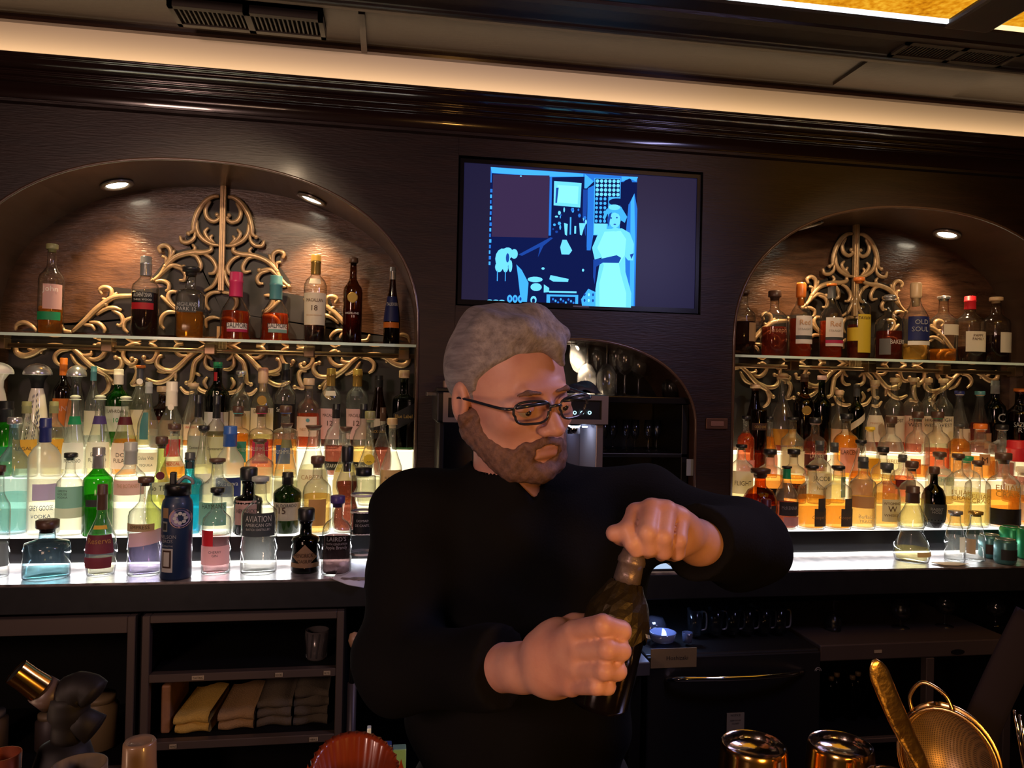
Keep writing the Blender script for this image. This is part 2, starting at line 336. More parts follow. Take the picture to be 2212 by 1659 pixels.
for (c, a), lit, lb in ((NI[0], LITL, 'stepped bottle display with glowing treads in the left niche'), (NI[1], LITR, 'stepped bottle display with glowing treads in the right niche')):
    x0, x1 = c-a+.002, c+a-.002
    if c < 0: x0 = -1.41
    X0, X1 = x0-c, x1-c
    for k in 'DCBA':
        t = thing('lit_bottle_step', {'D': 'black fronted lowest step with glowing top', 'C': 'second glowing bottle step', 'B': 'third glowing bottle step', 'A': 'highest glowing bottle step at the back'}[k]+' in the %s niche' % ('left' if c < 0 else 'right'), 'shelf', (c, 2.8, CT), 0, 'lit bottle steps')
        y0, y1, z = ROWY[k]; y0 -= 2.8; y1 -= 2.8
        zb = 0 if k == 'D' else ROWY['DCBA'['DCBA'.index(k)-1]][2]-CT
        xa, xb = (X0, X1) if k != 'D' else (X0-.0, X1+.0)
        bevel(G().box(xa, xb, y0, y1-.0005, 0, z-CT-.006).obj('step_box', BLACK if k == 'D' else lit, t), .001)
        G().box(xa, xb, y0, y1-.0005, z-CT-.006, z-CT).obj('glowing_tread', EDGE if k == 'D' else (TRL if c < 0 else TRR), t)
    sm = emis('counter_led', (1, .97, .92), 5)
    tag(G().box(x0, x1, 2.608, 2.613, CT+.001, CT+.007).obj('led_strip', sm), 'thin white LED strip at the foot of the %s bottle steps' % ('left' if c < 0 else 'right'), 'light strip')
for x0, x1, nm in ((-1.40, .09, 'L'), (1.29, 2.79, 'R')):
    lamp('step_led', 'AREA', ((x0+x1)/2, 2.600, CT+.05), 3 if nm == 'L' else 2, (.95, .95, 1), ((x0+x1)/2, 2.56, CT), shape='RECTANGLE', size=x1-x0, size_y=.01)
SG = glass((.86, .95, .90), 'shelf', .5, .02)
for c, a, lb in ((NI[0][0], .755, 'clear glass shelf across the left niche holding eight bottles'), (NI[1][0], .755, 'clear glass shelf across the right niche holding ten bottles')):
    t = thing('glass_shelf', lb, 'shelf', (c, 2.9, 1.70))
    G().box(-a, a, -.12, .115, -.010, 0).obj('glass_pane', SG, t)
    G().box(-a, a, -.1225, -.1195, -.010, 0).obj('front_edge', mat('glass_edge', (.62, .80, .70), .12, emit=(.3, .5, .4), es=0, coat=1), t)
    br = mat('bronze_rail', (.22, .14, .08), .3, .8)
    G().tube([(-a, .09, -.035), (a, .09, -.035)], .009, 8).obj('rail', br, t, True)
    for i in range(5):
        x = -a+.04+(2*a-.08)*i/4; b = G().box(x-.02, x+.02, .06, .11, -.05, -.0105); bevel(b.obj('bracket', br, t), .003)
# downlights in the soffits
for (x, y, z, e, to), lb in zip(SPOTS, ('lit recessed downlight nearer the left end of the left arch', 'lit recessed downlight in the right half of the left arch', 'lit recessed downlight in the right half of the right arch', 'small recessed downlight in the left half of the right arch')):
    c, a = NI[0] if x < 1 else NI[1]; zz = arch_z(x, c, a); sl = (arch_z(x+.01, c, a)-arch_z(x-.01, c, a))/.02
    t = thing('downlight', lb, 'light', (x, y, zz-.004)); t.rotation_euler = (0, -math.atan(sl), 0)
    G().lathe([(.055, 0), (.056, -.006), (.045, -.009), (.036, -.002), (.036, .004)], 28, close=False).obj('trim_ring', mat('ring', (.35, .3, .26), .3, .6), t, True)
    G().lathe([(.036, -.003), (0.0, -.003)], 24, close=False).obj('lens', emis('lamp_lens', (1, .88, .66), 14), t)
# scroll panels
SCR = """-16,2256 -40,2253 -69,2230 -94,2188 -106,2142 -108,2119 -123,2108;-47,2236 -64,2203 -57,2172 -33,2159 -14,2172 -22,2185;-94,2160 -93,2124 -75,2093 -40,2072 -6,2069;-52,2135 -65,2117 -53,2094 -33,2078;-36,2109 -44,2094 -27,2075;-153,2098 -146,2076 -122,2075 -103,2092 -99,2119;-42,2065 -41,2049 -69,2039 -108,2037 -159,2021 -193,1992 -218,1950 -247,1924;-109,2069 -99,2053 -112,2036;-125,2031 -95,2024 -77,1993 -83,1972 -107,1977;-69,2035 -39,2018 -20,1986 -29,1963 -48,1960;-221,2029 -226,2049 -207,2059 -188,2046 -187,2015 -203,1980;-171,2044 -181,2024 -194,2008;-217,2018 -201,2010 -203,1987;-234,1931 -205,1964 -176,1986 -137,1981;-176,1981 -145,1971 -130,1949 -136,1931 -153,1930;-10,1982 -15,1946 -32,1913 -62,1893;-238,1922 -213,1925 -191,1915 -189,1895 -201,1887;-2,1891 -31,1888 -53,1871 -55,1843 -41,1821;-522,1723 -482,1764 -445,1806 -409,1838 -376,1858 -317,1865 -312,1875;-422,1864 -431,1882 -414,1892 -393,1884 -392,1857 -408,1829;-423,1850 -408,1842 -412,1820;-371,1874 -388,1856;-441,1788 -408,1812 -379,1817 -354,1809;-387,1808 -357,1791 -348,1765 -357,1751 -370,1755;-485,1751 -456,1747 -444,1730;-465,1761 -432,1757 -412,1736 -414,1722;-315,1784 -340,1769 -344,1742 -329,1725;-522,1722 -551,1726 -560,1748;-717,1721 -709,1743 -685,1751 -657,1736 -644,1719;-156,1885 -182,1884 -190,1865 -177,1839 -151,1822;-216,1869 -190,1843 -155,1812;-150,1808 -189,1807 -210,1788 -213,1760 -201,1743;-49,1753 -53,1780 -29,1794 -3,1790;-700,1673 -713,1662 -709,1640 -685,1629 -655,1638 -628,1657 -595,1669 -561,1670 -526,1662;-673,1656 -652,1648 -628,1657;-628,1656 -627,1638;-526,1664 -498,1642 -466,1609 -434,1584 -403,1566 -374,1537;-529,1656 -560,1651 -579,1632 -576,1610 -559,1596;-512,1653 -484,1635 -457,1640 -455,1654;-477,1632 -442,1621 -415,1637 -408,1663 -426,1680 -443,1673;-449,1599 -403,1578 -368,1580 -349,1601 -352,1624 -370,1631;-363,1665 -349,1658 -325,1677 -304,1685 -283,1682;-325,1677 -342,1658 -343,1632 -327,1613 -306,1610 -298,1623 -313,1628;-254,1687 -233,1676 -225,1650 -239,1623 -263,1619 -271,1634;-206,1643 -221,1635 -224,1608 -202,1590 -167,1587 -138,1611 -114,1638 -79,1666 -39,1690 -14,1694;-132,1687 -151,1686 -161,1667 -143,1645 -111,1646;-119,1664 -103,1650 -82,1658;-224,1585 -195,1582 -156,1591;-323,1598 -302,1599 -293,1580 -301,1550 -311,1531 -279,1535;-262,1555 -223,1541 -187,1553 -159,1584 -151,1597;-159,1587 -157,1550;-21,1690 -46,1674 -45,1648 -26,1632;-32,1686 -64,1647 -88,1623 -96,1581 -101,1551 -117,1542;-49,1655 -52,1617 -37,1598 -13,1597;-87,1582 -68,1570;-90,1547 -68,1517 -35,1507 -10,1511;-43,1567 -54,1544 -42,1522;-140,1527 -118,1505 -89,1509;-410,1574 -392,1537 -398,1507 -418,1491;-526,1641 -504,1605 -469,1587"""
def scroll_panel(cx, side):
    tu = thing('scroll_crest', 'gilded arched scrollwork crest above the glass shelf, %s niche' % side, 'ornament', (cx, 3.035, 1.70)); tl = thing('scroll_frieze', 'gilded hanging scrollwork below the glass shelf, %s niche' % side, 'ornament', (cx, 3.035, 1.70))
    sil = [(0, 2275), (-70, 2252), (-105, 2185), (-112, 2120), (-140, 2100), (-112, 2062), (-165, 2045), (-215, 2060), (-205, 2010), (-255, 1940), (-200, 1905), (-305, 1890), (-400, 1897), (-415, 1850), (-530, 1748), (-640, 1745), (-705, 1722)]
    V = [(a/1000, .018, b/1000-1.70) for a, b in sil]+[(-a/1000, .018, b/1000-1.70) for a, b in sil[:0:-1]]+[(0, .018, .12)]; n = len(V)-1
    me('dark_backing', V, [(i, (i+1) % n, n) for i in range(n)], mat('dark_backing', (.010, .007, .005), .5), tu); G().box(-.745, .745, .019, .0225, -.38, .008).obj('dark_backing', mat('dark_backing', (.010, .007, .005), .5), tl)
    for l in SCR.split(';'):
        q = [tuple(map(int, p.split(','))) for p in l.split()]
        t = tl if q[0][1] < 1718 and not (q[0][0] < -700 and q[0][1] > 1700) else tu
        for sgn in (1, -1):
            P = spline([(sgn*a/1000, 0, b/1000-1.70) for a, b in q], 4); n = len(P)
            ln = sum((P[i+1]-P[i]).length for i in range(n-1)); mr = .0062+min(.0050, ln*.024)
            R = [mr*(.30+.70*math.sin(math.pi*min(1, .10+.86*i/(n-1)))**.7) for i in range(n)]
            R[-1] = mr*.55; R[0] = mr*.55
            G().tube(P, R, 8, 1.0, None).obj('scroll', GOLD, t, True)
            ex = P[-1]; G().lathe([(0, -.009), (.006, -.007), (.009, 0), (.006, .007), (0, .009)], 8, c=(ex.x, -.002, ex.z)).obj('bud', GOLD, t, True) if ln > .12 else None
    t = tu; g = G().box(-.011, .011, -.012, .010, .195, .60); g.box(-.004, .004, -.017, .010, .195, .60); bevel(g.obj('centre_bar', GOLD, t), .002)
    g = G().box(-.011, .011, -.010, .010, .01, .06); g.obj('shelf_stem', GOLD, t); t = tl
    for i in range(5):
        a = (i-2)*.35; G().tube(spline([(math.sin(a)*.012, -.008, .005), (math.sin(a)*.035, -.014, -.012), (math.sin(a)*.03, -.006, -.03)], 4), .006, 6).obj('leaf', GOLD, t, True)
    return t
scroll_panel(-.639, 'left')
scroll_panel(2.0, 'right')
# ================================================================ screen
tv = thing('television', 'wall mounted screen showing a blue tinted silent film scene', 'television', (.69, 2.72, 2.108))
x0, x1, z0, z1 = -.455, .455, -.262, .262
bz = mat('tv_bezel', (.004, .004, .006), .25)
g = G().box(x0, x1, 0, .04, z0, z1); bevel(g.obj('case', bz, tv), .004)
g = G().box(x0, x1, -.006, 0, z0, z0+.018); g.box(x0, x1, -.006, 0, z1-.014, z1); g.box(x0, x0+.014, -.006, 0, z0+.018, z1-.014); g.box(x1-.014, x1, -.006, 0, z0+.018, z1-.014); g.obj('bezel', bz, tv)
G().box(-.03, .03, -.0075, -.006, z0+.006, z0+.012).obj('badge', mat('tv_badge', (.2, .2, .22), .3, .7), tv)
G().box(x0+.014, x1-.014, -.001, 0, z0+.018, z1-.014).obj('dark_screen', mat('screen_off', (.010, .008, .022), .4, emit=(.03, .035, .16), es=.22), tv)
BL = [(.004, .008, .06), (.01, .05, .30), (.02, .16, .62), (.05, .38, .95), (.14, .62, 1.0), (.22, .82, 1.0), (.035, .02, .06)]
BM = [emis('film_blue_%s' % 'abcdefg'[i], c, 1.35) for i, c in enumerate(BL)]
PX0, PX1 = at(1060, 361, 2.72), at(1379, 377, 2.72); PB = at(1060, 655, 2.72)
pw, ph = .551, .489; pl = PX0.x-.69; pt = PX0.z-2.108
V = []; Fc = []; MI = []; depth = [0]
def poly(mi, *pts):
    "crop pixels: x 315-1570, y about 122-1290"
    depth[0] += 1; n = len(V)
    for x, y in pts:
        u = (x-315)/1255; v = (y-(122+63*u))/(1161-41*u)
        V.append((pl+pw*u, -.0015-depth[0]*.00003, pt-ph*min(1, max(0, v))))
    Fc.append(tuple(range(n, n+len(pts)))); MI.append(mi)
def rect(mi, x0, y0, x1, y1): poly(mi, (x0, y0), (x1, y0), (x1, y1), (x0, y1))
def ell(mi, x, y, rx, ry, n=14): poly(mi, *[(x+rx*math.cos(6.283*i/n), y+ry*math.sin(6.283*i/n)) for i in range(n)])
rect(0, 315, 100, 1570, 1310)
poly(2, (315, 122), (1570, 185), (1570, 230), (1190, 230), (1120, 290), (1110, 190), (815, 200), (325, 175), (325, 255), (315, 255))
poly(3, (315, 122), (1100, 165), (1100, 190), (815, 195), (325, 172))
rect(6, 335, 185, 810, 720)
for i in range(14):
    y = 310+i*48; rect(3 if i % 2 else 2, 315, y, 333-(i % 3)*3, y+30)
poly(4, (560, 190), (575, 190), (575, 200), (560, 200))
rect(2, 812, 200, 832, 700)
rect(0, 845, 222, 1098, 465); poly(4, (850, 232), (1085, 245), (1078, 455), (850, 440)); poly(5, (880, 265), (1060, 275), (1055, 425), (880, 415)); poly(1, (868, 290), (890, 288), (878, 420), (864, 420))
poly(3, (1110, 165), (1190, 230), (1130, 290), (1110, 290)); poly(1, (1100, 300), (1140, 300), (1130, 700), (1100, 600)); poly(2, (1140, 290), (1195, 260), (1195, 700), (1175, 820), (1140, 820))
rect(3, 1195, 200, 1425, 690); rect(0, 1203, 205, 1418, 360); rect(0, 1203, 360, 1320, 590)
for i in range(6):
    for j in range(4): ell(4, 1222+i*36, 225+j*38, 15, 16, 8)
for i in range(3):
    for j in range(6): ell(3, 1218+i*36, 378+j*38, 13, 14, 8)
rect(4, 1200, 590, 1310, 685)
poly(2, (1430, 1300), (1500, 380), (1545, 315), (1575, 460), (1572, 1305), (1430, 1305)); poly(3, (1515, 400), (1545, 320), (1560, 700), (1560, 1300), (1525, 1300)); 
poly(0, (1430, 250), (1500, 180), (1560, 300), (1500, 420), (1440, 400)); poly(3, (1430, 185), (1575, 185), (1560, 225), (1500, 200), (1430, 230))
rnd2 = random.Random(3)
for i in range(34):
    x, y = rnd2.uniform(830, 1130), rnd2.uniform(470, 700); ell(rnd2.choice((1, 2, 3, 4)), x, y, rnd2.uniform(5, 16), rnd2.uniform(8, 24), 6)
poly(0, (930, 560), (1100, 540), (1140, 800), (1140, 1290), (700, 1290), (545, 960), (560, 880), (830, 715), (900, 740))
poly(1, (560, 870), (830, 715), (850, 722), (770, 790), (725, 890), (740, 800), (590, 880)); poly(4, (930, 735), (965, 735), (1015, 825), (990, 860), (925, 860), (912, 800)); 
poly(4, (940, 590), (972, 600), (968, 700), (950, 690)); poly(4, (1070, 590), (1130, 590), (1110, 640), (1095, 695), (1080, 690)); rect(4, 1030, 615, 1045, 680); rect(3, 990, 540, 1002, 690)
for x, y, rx, ry in ((430, 910, 62, 90), (470, 860, 45, 50), (525, 865, 30, 42), (400, 980, 32, 45), (455, 985, 22, 40), (495, 970, 16, 52)): ell(4, x, y, rx, ry)
ell(1, 470, 900, 14, 40); rect(3, 385, 1010, 392, 1100); rect(3, 452, 1010, 458, 1100)
poly(3, (545, 955), (590, 1000), (650, 1110), (640, 1280), (590, 1280), (560, 1050)); ell(4, 705, 1080, 64, 24); ell(4, 715, 1145, 48, 34); ell(4, 770, 985, 14, 10); poly(4, (835, 1040), (990, 1070), (985, 1095), (860, 1095), (825, 1075)); ell(4, 1112, 992, 10, 12)
poly(4, (780, 1120), (825, 1150), (825, 1185), (780, 1190)); rect(4, 825, 1175, 1060, 1190); rect(3, 805, 1205, 1075, 1292); rect(0, 835, 1222, 1050, 1292)
for i in range(9): ell((2, 3)[i % 2], 860+i*22, 1245+(i % 3)*14, 9, 12, 6)
for x in (330, 380, 430): ell(4, x, 1272, 24, 12)
for x in (495, 540, 585): ell(3, x, 1250, 22, 34); ell(1, x, 1250, 9, 16)
ell(4, 695, 1255, 26, 34); ell(0, 695, 1262, 14, 20)
poly(3, (1100, 1240), (1160, 1150), (1230, 1180), (1275, 1250), (1260, 1300), (1110, 1300))
for i in range(8): ell(5 if i % 2 else 1, 1130+(i % 4)*36, 1200+(i//4)*50, 9, 14, 6)
# woman in a pale dress and hat
poly(4, (1275, 640), (1440, 628), (1510, 665), (1550, 760), (1545, 900), (1500, 900), (1475, 870), (1480, 1000), (1535, 1180), (1535, 1303), (1225, 1303), (1222, 1150), (1250, 960), (1270, 880), (1210, 900), (1185, 800), (1230, 690))
poly(5, (1290, 660), (1430, 650), (1480, 720), (1470, 860), (1420, 930), (1440, 1020), (1490, 1180), (1490, 1300), (1260, 1300), (1255, 1100), (1290, 950), (1265, 860), (1230, 800))
poly(1, (1270, 890), (1400, 858), (1440, 880), (1420, 925), (1280, 925), (1225, 960), (1215, 1110), (1200, 1050), (1198, 900)); poly(1, (1515, 850), (1550, 840), (1530, 890))
ell(4, 1378, 560, 50, 66); ell(1, 1345, 542, 8, 7); ell(1, 1395, 538, 8, 7); ell(1, 1378, 595, 12, 5); poly(1, (1310, 560), (1325, 510), (1350, 490), (1335, 560), (1325, 620)); poly(1, (1425, 560), (1420, 500), (1400, 490), (1435, 520))
ell(0, 1395, 405, 75, 32); poly(3, (1270, 540), (1300, 470), (1360, 430), (1430, 445), (1485, 530), (1465, 580), (1430, 560), (1415, 510), (1360, 488), (1310, 510), (1290, 560)); ell(4, 1370, 450, 52, 24); ell(4, 1385, 640, 34, 16)
fm = me('film_picture', V, Fc, BM, tv, mi=MI)
# ================================================================ bottles
KD = {  # outline of the glass (radius in half widths, height as a share of the whole), superellipse exponent, start of stopper
 'w': ([(.93, 0), (1, .015), (1, .60), (.93, .65), (.62, .70), (.40, .745), (.36, .78), (.33, .93), (.37, .935), (.37, .95)], 2, .94),
 'm': ([(.86, 0), (.9, .01), (1, .60), (.98, .66), (.80, .715), (.45, .76), (.36, .79), (.34, .97)], 2, .78),
 'l': ([(.93, 0), (1, .015), (1, .50), (.96, .56), (.80, .62), (.50, .70), (.36, .77), (.32, .84), (.30, .95), (.34, .955), (.34, .97)], 2, .80),
 'd': ([(1.0, 0), (1.0, .02), (.90, .07), (.88, .38), (.80, .46), (.55, .56), (.36, .64), (.30, .68), (.28, .97)], 2, .64),
 'q': ([(.95, 0), (1, .015), (1, .60), (.95, .64), (.75, .67), (.42, .69), (.36, .71), (.34, .88), (.38, .885), (.38, .90)], 5, .90),
 'r': ([(.93, 0), (1, .02), (1, .52), (.94, .60), (.72, .66), (.42, .70), (.35, .73), (.33, .88), (.38, .885), (.38, .90)], 2, .90),
 'c': ([(.95, 0), (1, .015), (1, .34), (.90, .44), (.62, .60), (.42, .74), (.34, .84), (.32, .92), (.36, .925), (.36, .94)], 2, .94),
 'b': ([(.80, 0), (.85, .01), (1, .16), (1, .30), (.86, .44), (.55, .56), (.36, .64), (.30, .72), (.29, .90), (.34, .905), (.34, .92)], 2, .92),
 'o': ([(.62, 0), (.70, .01), (.95, .14), (1.0, .34), (.94, .52), (.70, .64), (.40, .69), (.32, .72), (.30, .86), (.34, .87), (.34, .88)], 2, .88),
 'g': ([(.95, 0), (1, .01), (1, .62), (.95, .68), (.70, .74), (.36, .78), (.30, .80), (.28, .99)], 2, .80),
 'z': ([(1.0, 0), (1.0, .015), (.88, .22), (.52, .62), (.40, .70), (.42, .78), (.62, .84), (.86, .89), (.88, .90)], 2, .905),
 'f': ([(1.0, 0), (1.0, .015), (.98, .08), (.72, .46), (.42, .72), (.38, .76), (.40, .82), (.55, .86), (.70, .89), (.72, .90)], 2, .90),
 'e': ([(.92, 0), (1, .03), (.98, .52), (.92, .60), (.5, .65), (.36, .67), (.33, .82), (.38, .85)], 2, .85),
 's': ([(.90, 0), (1, .03), (.98, .42), (1.0, .48), (.90, .54), (.50, .575), (.42, .59), (.40, .74), (.46, .76), (.46, .80)], 2, .80),
 'v': ([(.75, 0), (.9, .01), (1, .10), (.96, .22), (.66, .36), (.62, .44), (.80, .52), (.78, .58), (.50, .70), (.34, .78), (.30, .93), (.34, .935), (.34, .95)], 2, .80),
 'n': ([(.90, 0), (1, .02), (1, .46), (.82, .60), (.55, .76), (.50, .94), (.56, .945), (.56, .96)], 2, .93),
 'x': ([(.96, 0), (1, .01), (1, .96), (.97, 1)], 2, 1),
}
GC = {'c': ((.97, .98, .965), 'clear'), 'g': ((.10, .42, .07), 'green'), 'k': ((.03, .035, .03), 'black'), 'd': ((.10, .16, .09), 'dark_green'), 'b': ((.30, .16, .06), 'brown'),
      't': ((.60, .74, .80), 'blue_grey'), 'y': ((.80, .86, .52), 'yellow_green'), 'u': ((.18, .66, .80), 'blue'), 'f': ((.9, .9, .88), 'frost'), 'a': ((.78, .34, .08), 'amber'), 'p': ((.95, .78, .80), 'pink'), 'w': ((.8, .8, .8), 'white')}
LC = {'a': (.78, .30, .035), 'o': (.95, .34, .02), 'r': (.70, .09, .02), 'm': (.30, .05, .03), 'k': (.05, .02, .02), 'y': (.95, .80, .28), 'p': (.95, .92, .62), 'c': (.93, .95, .90), 'v': (.62, .52, .85),
      'g': (.25, .32, .03), 'u': (.10, .72, .92), 'i': (.92, .45, .46), 't': (.55, .95, .88), 'h': (.9, .55, .12)}
PC = {'cream': (.93, .84, .66), 'white': (.95, .93, .88), 'black': (.012, .012, .014), 'red': (.62, .02, .03), 'green': (.02, .34, .14), 'teal': (.05, .36, .36), 'mag': (.55, .03, .12), 'grey': (.22, .22, .22), 'navy': (.02, .03, .16),
      'gold': (.62, .40, .10), 'orange': (.85, .22, .03), 'tan': (.55, .34, .18), 'cork': (.66, .46, .26), 'brown': (.09, .045, .03), 'pink': (.82, .50, .48), 'yellow': (.90, .66, .05), 'pale': (.70, .74, .58), 'silver': (.55, .55, .56),
      'olive': (.28, .27, .12), 'purple': (.10, .06, .25), 'maroon': (.14, .02, .03), 'blue': (.03, .10, .38), 'sea': (.25, .48, .42), 'amber': (.80, .42, .05), 'lgrey': (.42, .44, .42), 'dgrey': (.06, .065, .07), 'lav': (.55, .45, .75), 'dteal': (.08, .25, .27)}
def paper(c):
    "printed paper: lets some of the light behind it through"
    k = 'print_'+c
    if k in MC: return MC[k]
    m = bpy.data.materials.new(k); nt, N, L = nodes(m); b = N['Principled BSDF']; b.inputs['Base Color'].default_value = (*PC[c], 1); b.inputs['Roughness'].default_value = .55
    tr = N.new('ShaderNodeBsdfTranslucent'); tr.inputs[0].default_value = (*PC[c], 1); mx = N.new('ShaderNodeMixShader'); mx.inputs[0].default_value = .45
    L.new(b.outputs[0], mx.inputs[1]); L.new(tr.outputs[0], mx.inputs[2]); L.new(mx.outputs[0], N['Material Output'].inputs[0]); MC[k] = m; return m
def capm(c): return mat('cap_'+c, PC[c], .38 if c not in ('silver', 'gold') else .25, .7 if c in ('silver', 'gold') else 0)
def prad(prof, zf):
    for i in range(len(prof)-1):
        if prof[i][1] <= zf <= prof[i+1][1]:
            d = prof[i+1][1]-prof[i][1]; t = (zf-prof[i][1])/d if d else 0
            return prof[i][0]*(1-t)+prof[i+1][0]*t
    return prof[-1][0]
def patch(name, prof, n, r, h, z0, z1, a0, a1, m, parent, off=1.02, skew=0, rows=4, cols=8):
    "a label lying on the glass between two heights and two side positions (-1..1)"
    V = []; Fc = []
    for i in range(rows+1):
        for j in range(cols+1):
            s = a0+(a1-a0)*j/cols; zf = z0+(z1-z0)*i/rows+skew*s
            R = prad(prof, zf)*r*off+.0004; q = math.sin(s*1.35) if n == 2 else s*.9; q = max(-.995, min(.995, q))
            V.append((R*q, -R*(1-abs(q)**n)**(1/n), zf*h))
    for i in range(rows):
        for j in range(cols): k = i*(cols+1)+j; Fc.append((k, k+1, k+cols+2, k+cols+1))
    return me(name, V, Fc, m, parent, True)
def capshape(kind, r, z0, z1, col, t, nr):
    H = z1-z0; c = capm(col) if col != 'glassball' else GL('c'); g = G()
    if kind == 'k': g.lathe([(nr*.85, z0-H*.5), (nr*.9, z0), (nr*1.25, z0+H*.02), (nr*1.3, z0+H*.15), (nr*1.3, z0+H*.9), (nr*1.1, z1), (0, z1)], 18)
    elif kind == 'n': g.lathe([(nr*1.12, z0), (nr*1.14, z0+H*.02), (nr*1.1, z0+H*.55), (nr*1.18, z0+H*.58), (nr*1.18, z0+H*.66), (nr*1.1, z0+H*.68), (nr*1.1, z1-H*.03), (nr*.95, z1), (0, z1)], 18)
    elif kind == 't': g.lathe([(nr*.9, z0), (nr*1.05, z0+H*.05), (nr*1.5, z1-H*.1), (nr*1.45, z1), (0, z1)], 18)
    elif kind == 'b': 
        g.lathe([(nr*1.25, z0), (nr*1.5, z0+H*.06), (nr*1.2, z0+H*.18)]+[(nr*1.25*math.sin(a), z0+H*.58-H*.42*math.cos(a)) for a in [.45+.3*i for i in range(9)]]+[(0, z1)], 20)
    elif kind == 'D': g.lathe([(nr*1.1, z0), (nr*1.12, z0+H*.05)]+[(nr*1.12*math.cos(a), z0+H*.05+H*.95*math.sin(a)) for a in [math.pi/2*i/8 for i in range(1, 9)]], 24)
    elif kind == 'h': g.lathe([(nr*.9, z0-H*.3), (nr*1.1, z0), (nr*1.1, z0+H*.3), (nr*1.6, z0+H*.35), (nr*1.7, z0+H*.9), (nr*1.5, z1), (0, z1)], 18)
    o = g.obj('capsule' if kind == 'n' else 'stopper', c, t, True); return o
def GL(k, row='A'): return glass(GC[k][0], GC[k][1]+('_near' if row in 'KRST' else ''), .93 if k == 'c' else .8, .30 if k == 'f' else .09, {'c': .09, 'f': .35, 't': .12, 'y': .15, 'u': .2, 'g': .12}.get(k, 0)*(.15 if row in 'KRST' else 1))
BOT = []
PLC = {'S': ('on the left glass shelf', 2.905, 1.7005), 'T': ('on the right glass shelf', 2.905, 1.7005), 'K': ('on the counter at left', 2.485, .9555), 'R': ('on the counter at right', 2.485, .9555)}
RNAME = {'A': 'back', 'B': 'third', 'C': 'second', 'D': 'front'}
def bottle(row, x, top, w, kind, gl, liq, lvl, cap, labels, texts, desc, cs=None, Y=None, rz=None):
    if row in PLC: place, y0, zb = PLC[row]
    else:
        a, b, zb = ROWY[row]; y0 = (a+b)/2; zb += .0004
        place = 'in %s niche, %s row' % ('left' if x < 1106 else 'right', RNAME[row])
    prof, n, c0 = KD[kind]; c0 = cs or c0
    yy, r = SOLVED[(row, x, top)]; p = at(x, top, yy); h = p.z-zb
    if rz is None: rz = -math.atan2(p.x, yy)*.55
    t = thing('liquor_bottle', desc+' '+place, 'bottle', (p.x, yy, zb), rz, 'bottles '+place)
    pr = [(a*r, b*h) for a, b in prof if b <= (1 if cap else 2)]
    glm = GL(gl, row) if gl != 'W' else mat('ceramic_white', (.82, .76, .66), .2, coat=.6)
    G().lathe(pr, 24, n, close=True).obj('glass_body', glm, t, True)
    if liq:
        pl = [(a*.90*r, .028*h+b*h*.97) for a, b in prof if b < lvl]; R = prad(prof, lvl)*.90*r
        G().lathe(pl+[(R, lvl*h)], 20, n).obj('liquid', liquid(LC[liq], liq+('_k' if row in 'KR' else ''), (.10 if row in 'KR' else (.5 if liq in 'kmv' else (.12 if liq in 'c' else .32)))), t, True)
    if cap:
        ck, cc = cap.split(':'); z0 = c0*h; nr = prad(prof, c0)*r
        if ck == 'n': capshape('n', r, z0, h, cc, t, max(nr, .25*r))
        elif ck == 'kn':  # neck sleeve under a stopper
            a, b = cc.split('/'); capshape('k', r, prof[-1][1]*h, h, a, t, prof[-1][0]*r)
            zz = prof[-1][1]; patch('neck_band', prof, n, r, h, max(c0, .70), zz-.01, -1.1, 1.1, capm(b), t, 1.08)
        else: capshape(ck, r, z0, h, cc, t, prof[-1][0]*r)
    lab0 = None
    for i, L in enumerate(labels):
        z0, z1, c = L[:3]; a0, a1 = L[3:5] if len(L) > 4 else (-.85, .85); sk = L[5] if len(L) > 5 else 0
        if a1 < 8:
            pl_ = patch('paper_label', prof, n, r, h, z0, z1, a0, a1, paper(c), t, 1.025+.012*i, sk); lab0 = lab0 or pl_
        else:  # round medallion or seal
            R = prad(prof, (z0+z1)/2)*r*1.03+.001; rr = a0*r; zz = (z0+z1)/2*h
            V = [(rr*math.cos(6.283*k/16), -R-.001, zz+rr*math.sin(6.283*k/16)) for k in range(16)]+[(rr*.9*math.cos(6.283*k/16), -R-.0025, zz+rr*.9*math.sin(6.283*k/16)) for k in range(16)]
            me('seal', V, [(k, (k+1) % 16, 16+(k+1) % 16, 16+k) for k in range(16)]+[tuple(range(16, 32))], capm(c), t)
    by = {}
    for T in texts: by.setdefault(T[2], []).append(T)
    for c, TT in by.items():
        def fn(u, z):
            zf = z/h; R = prad(prof, max(.03, min(.97, zf)))*r*1.062+.0009
            q = math.sin(max(-1.4, min(1.4, u/R))) if n == 2 else max(-.97, min(.97, u/R))
            return (R*q, -R*(1-abs(q)**n)**(1/n), z)
        lettering('lettering', [(s, (T[4] if len(T) > 4 else 0)*r, z*h, T[3]*r if len(T) > 3 else .36*r, (1.5-.8*abs(T[4] if len(T) > 4 else 0))*r) for T in TT for s, z in [(T[0], T[1])]], paper(c), lab0 or t, fn)
    return t

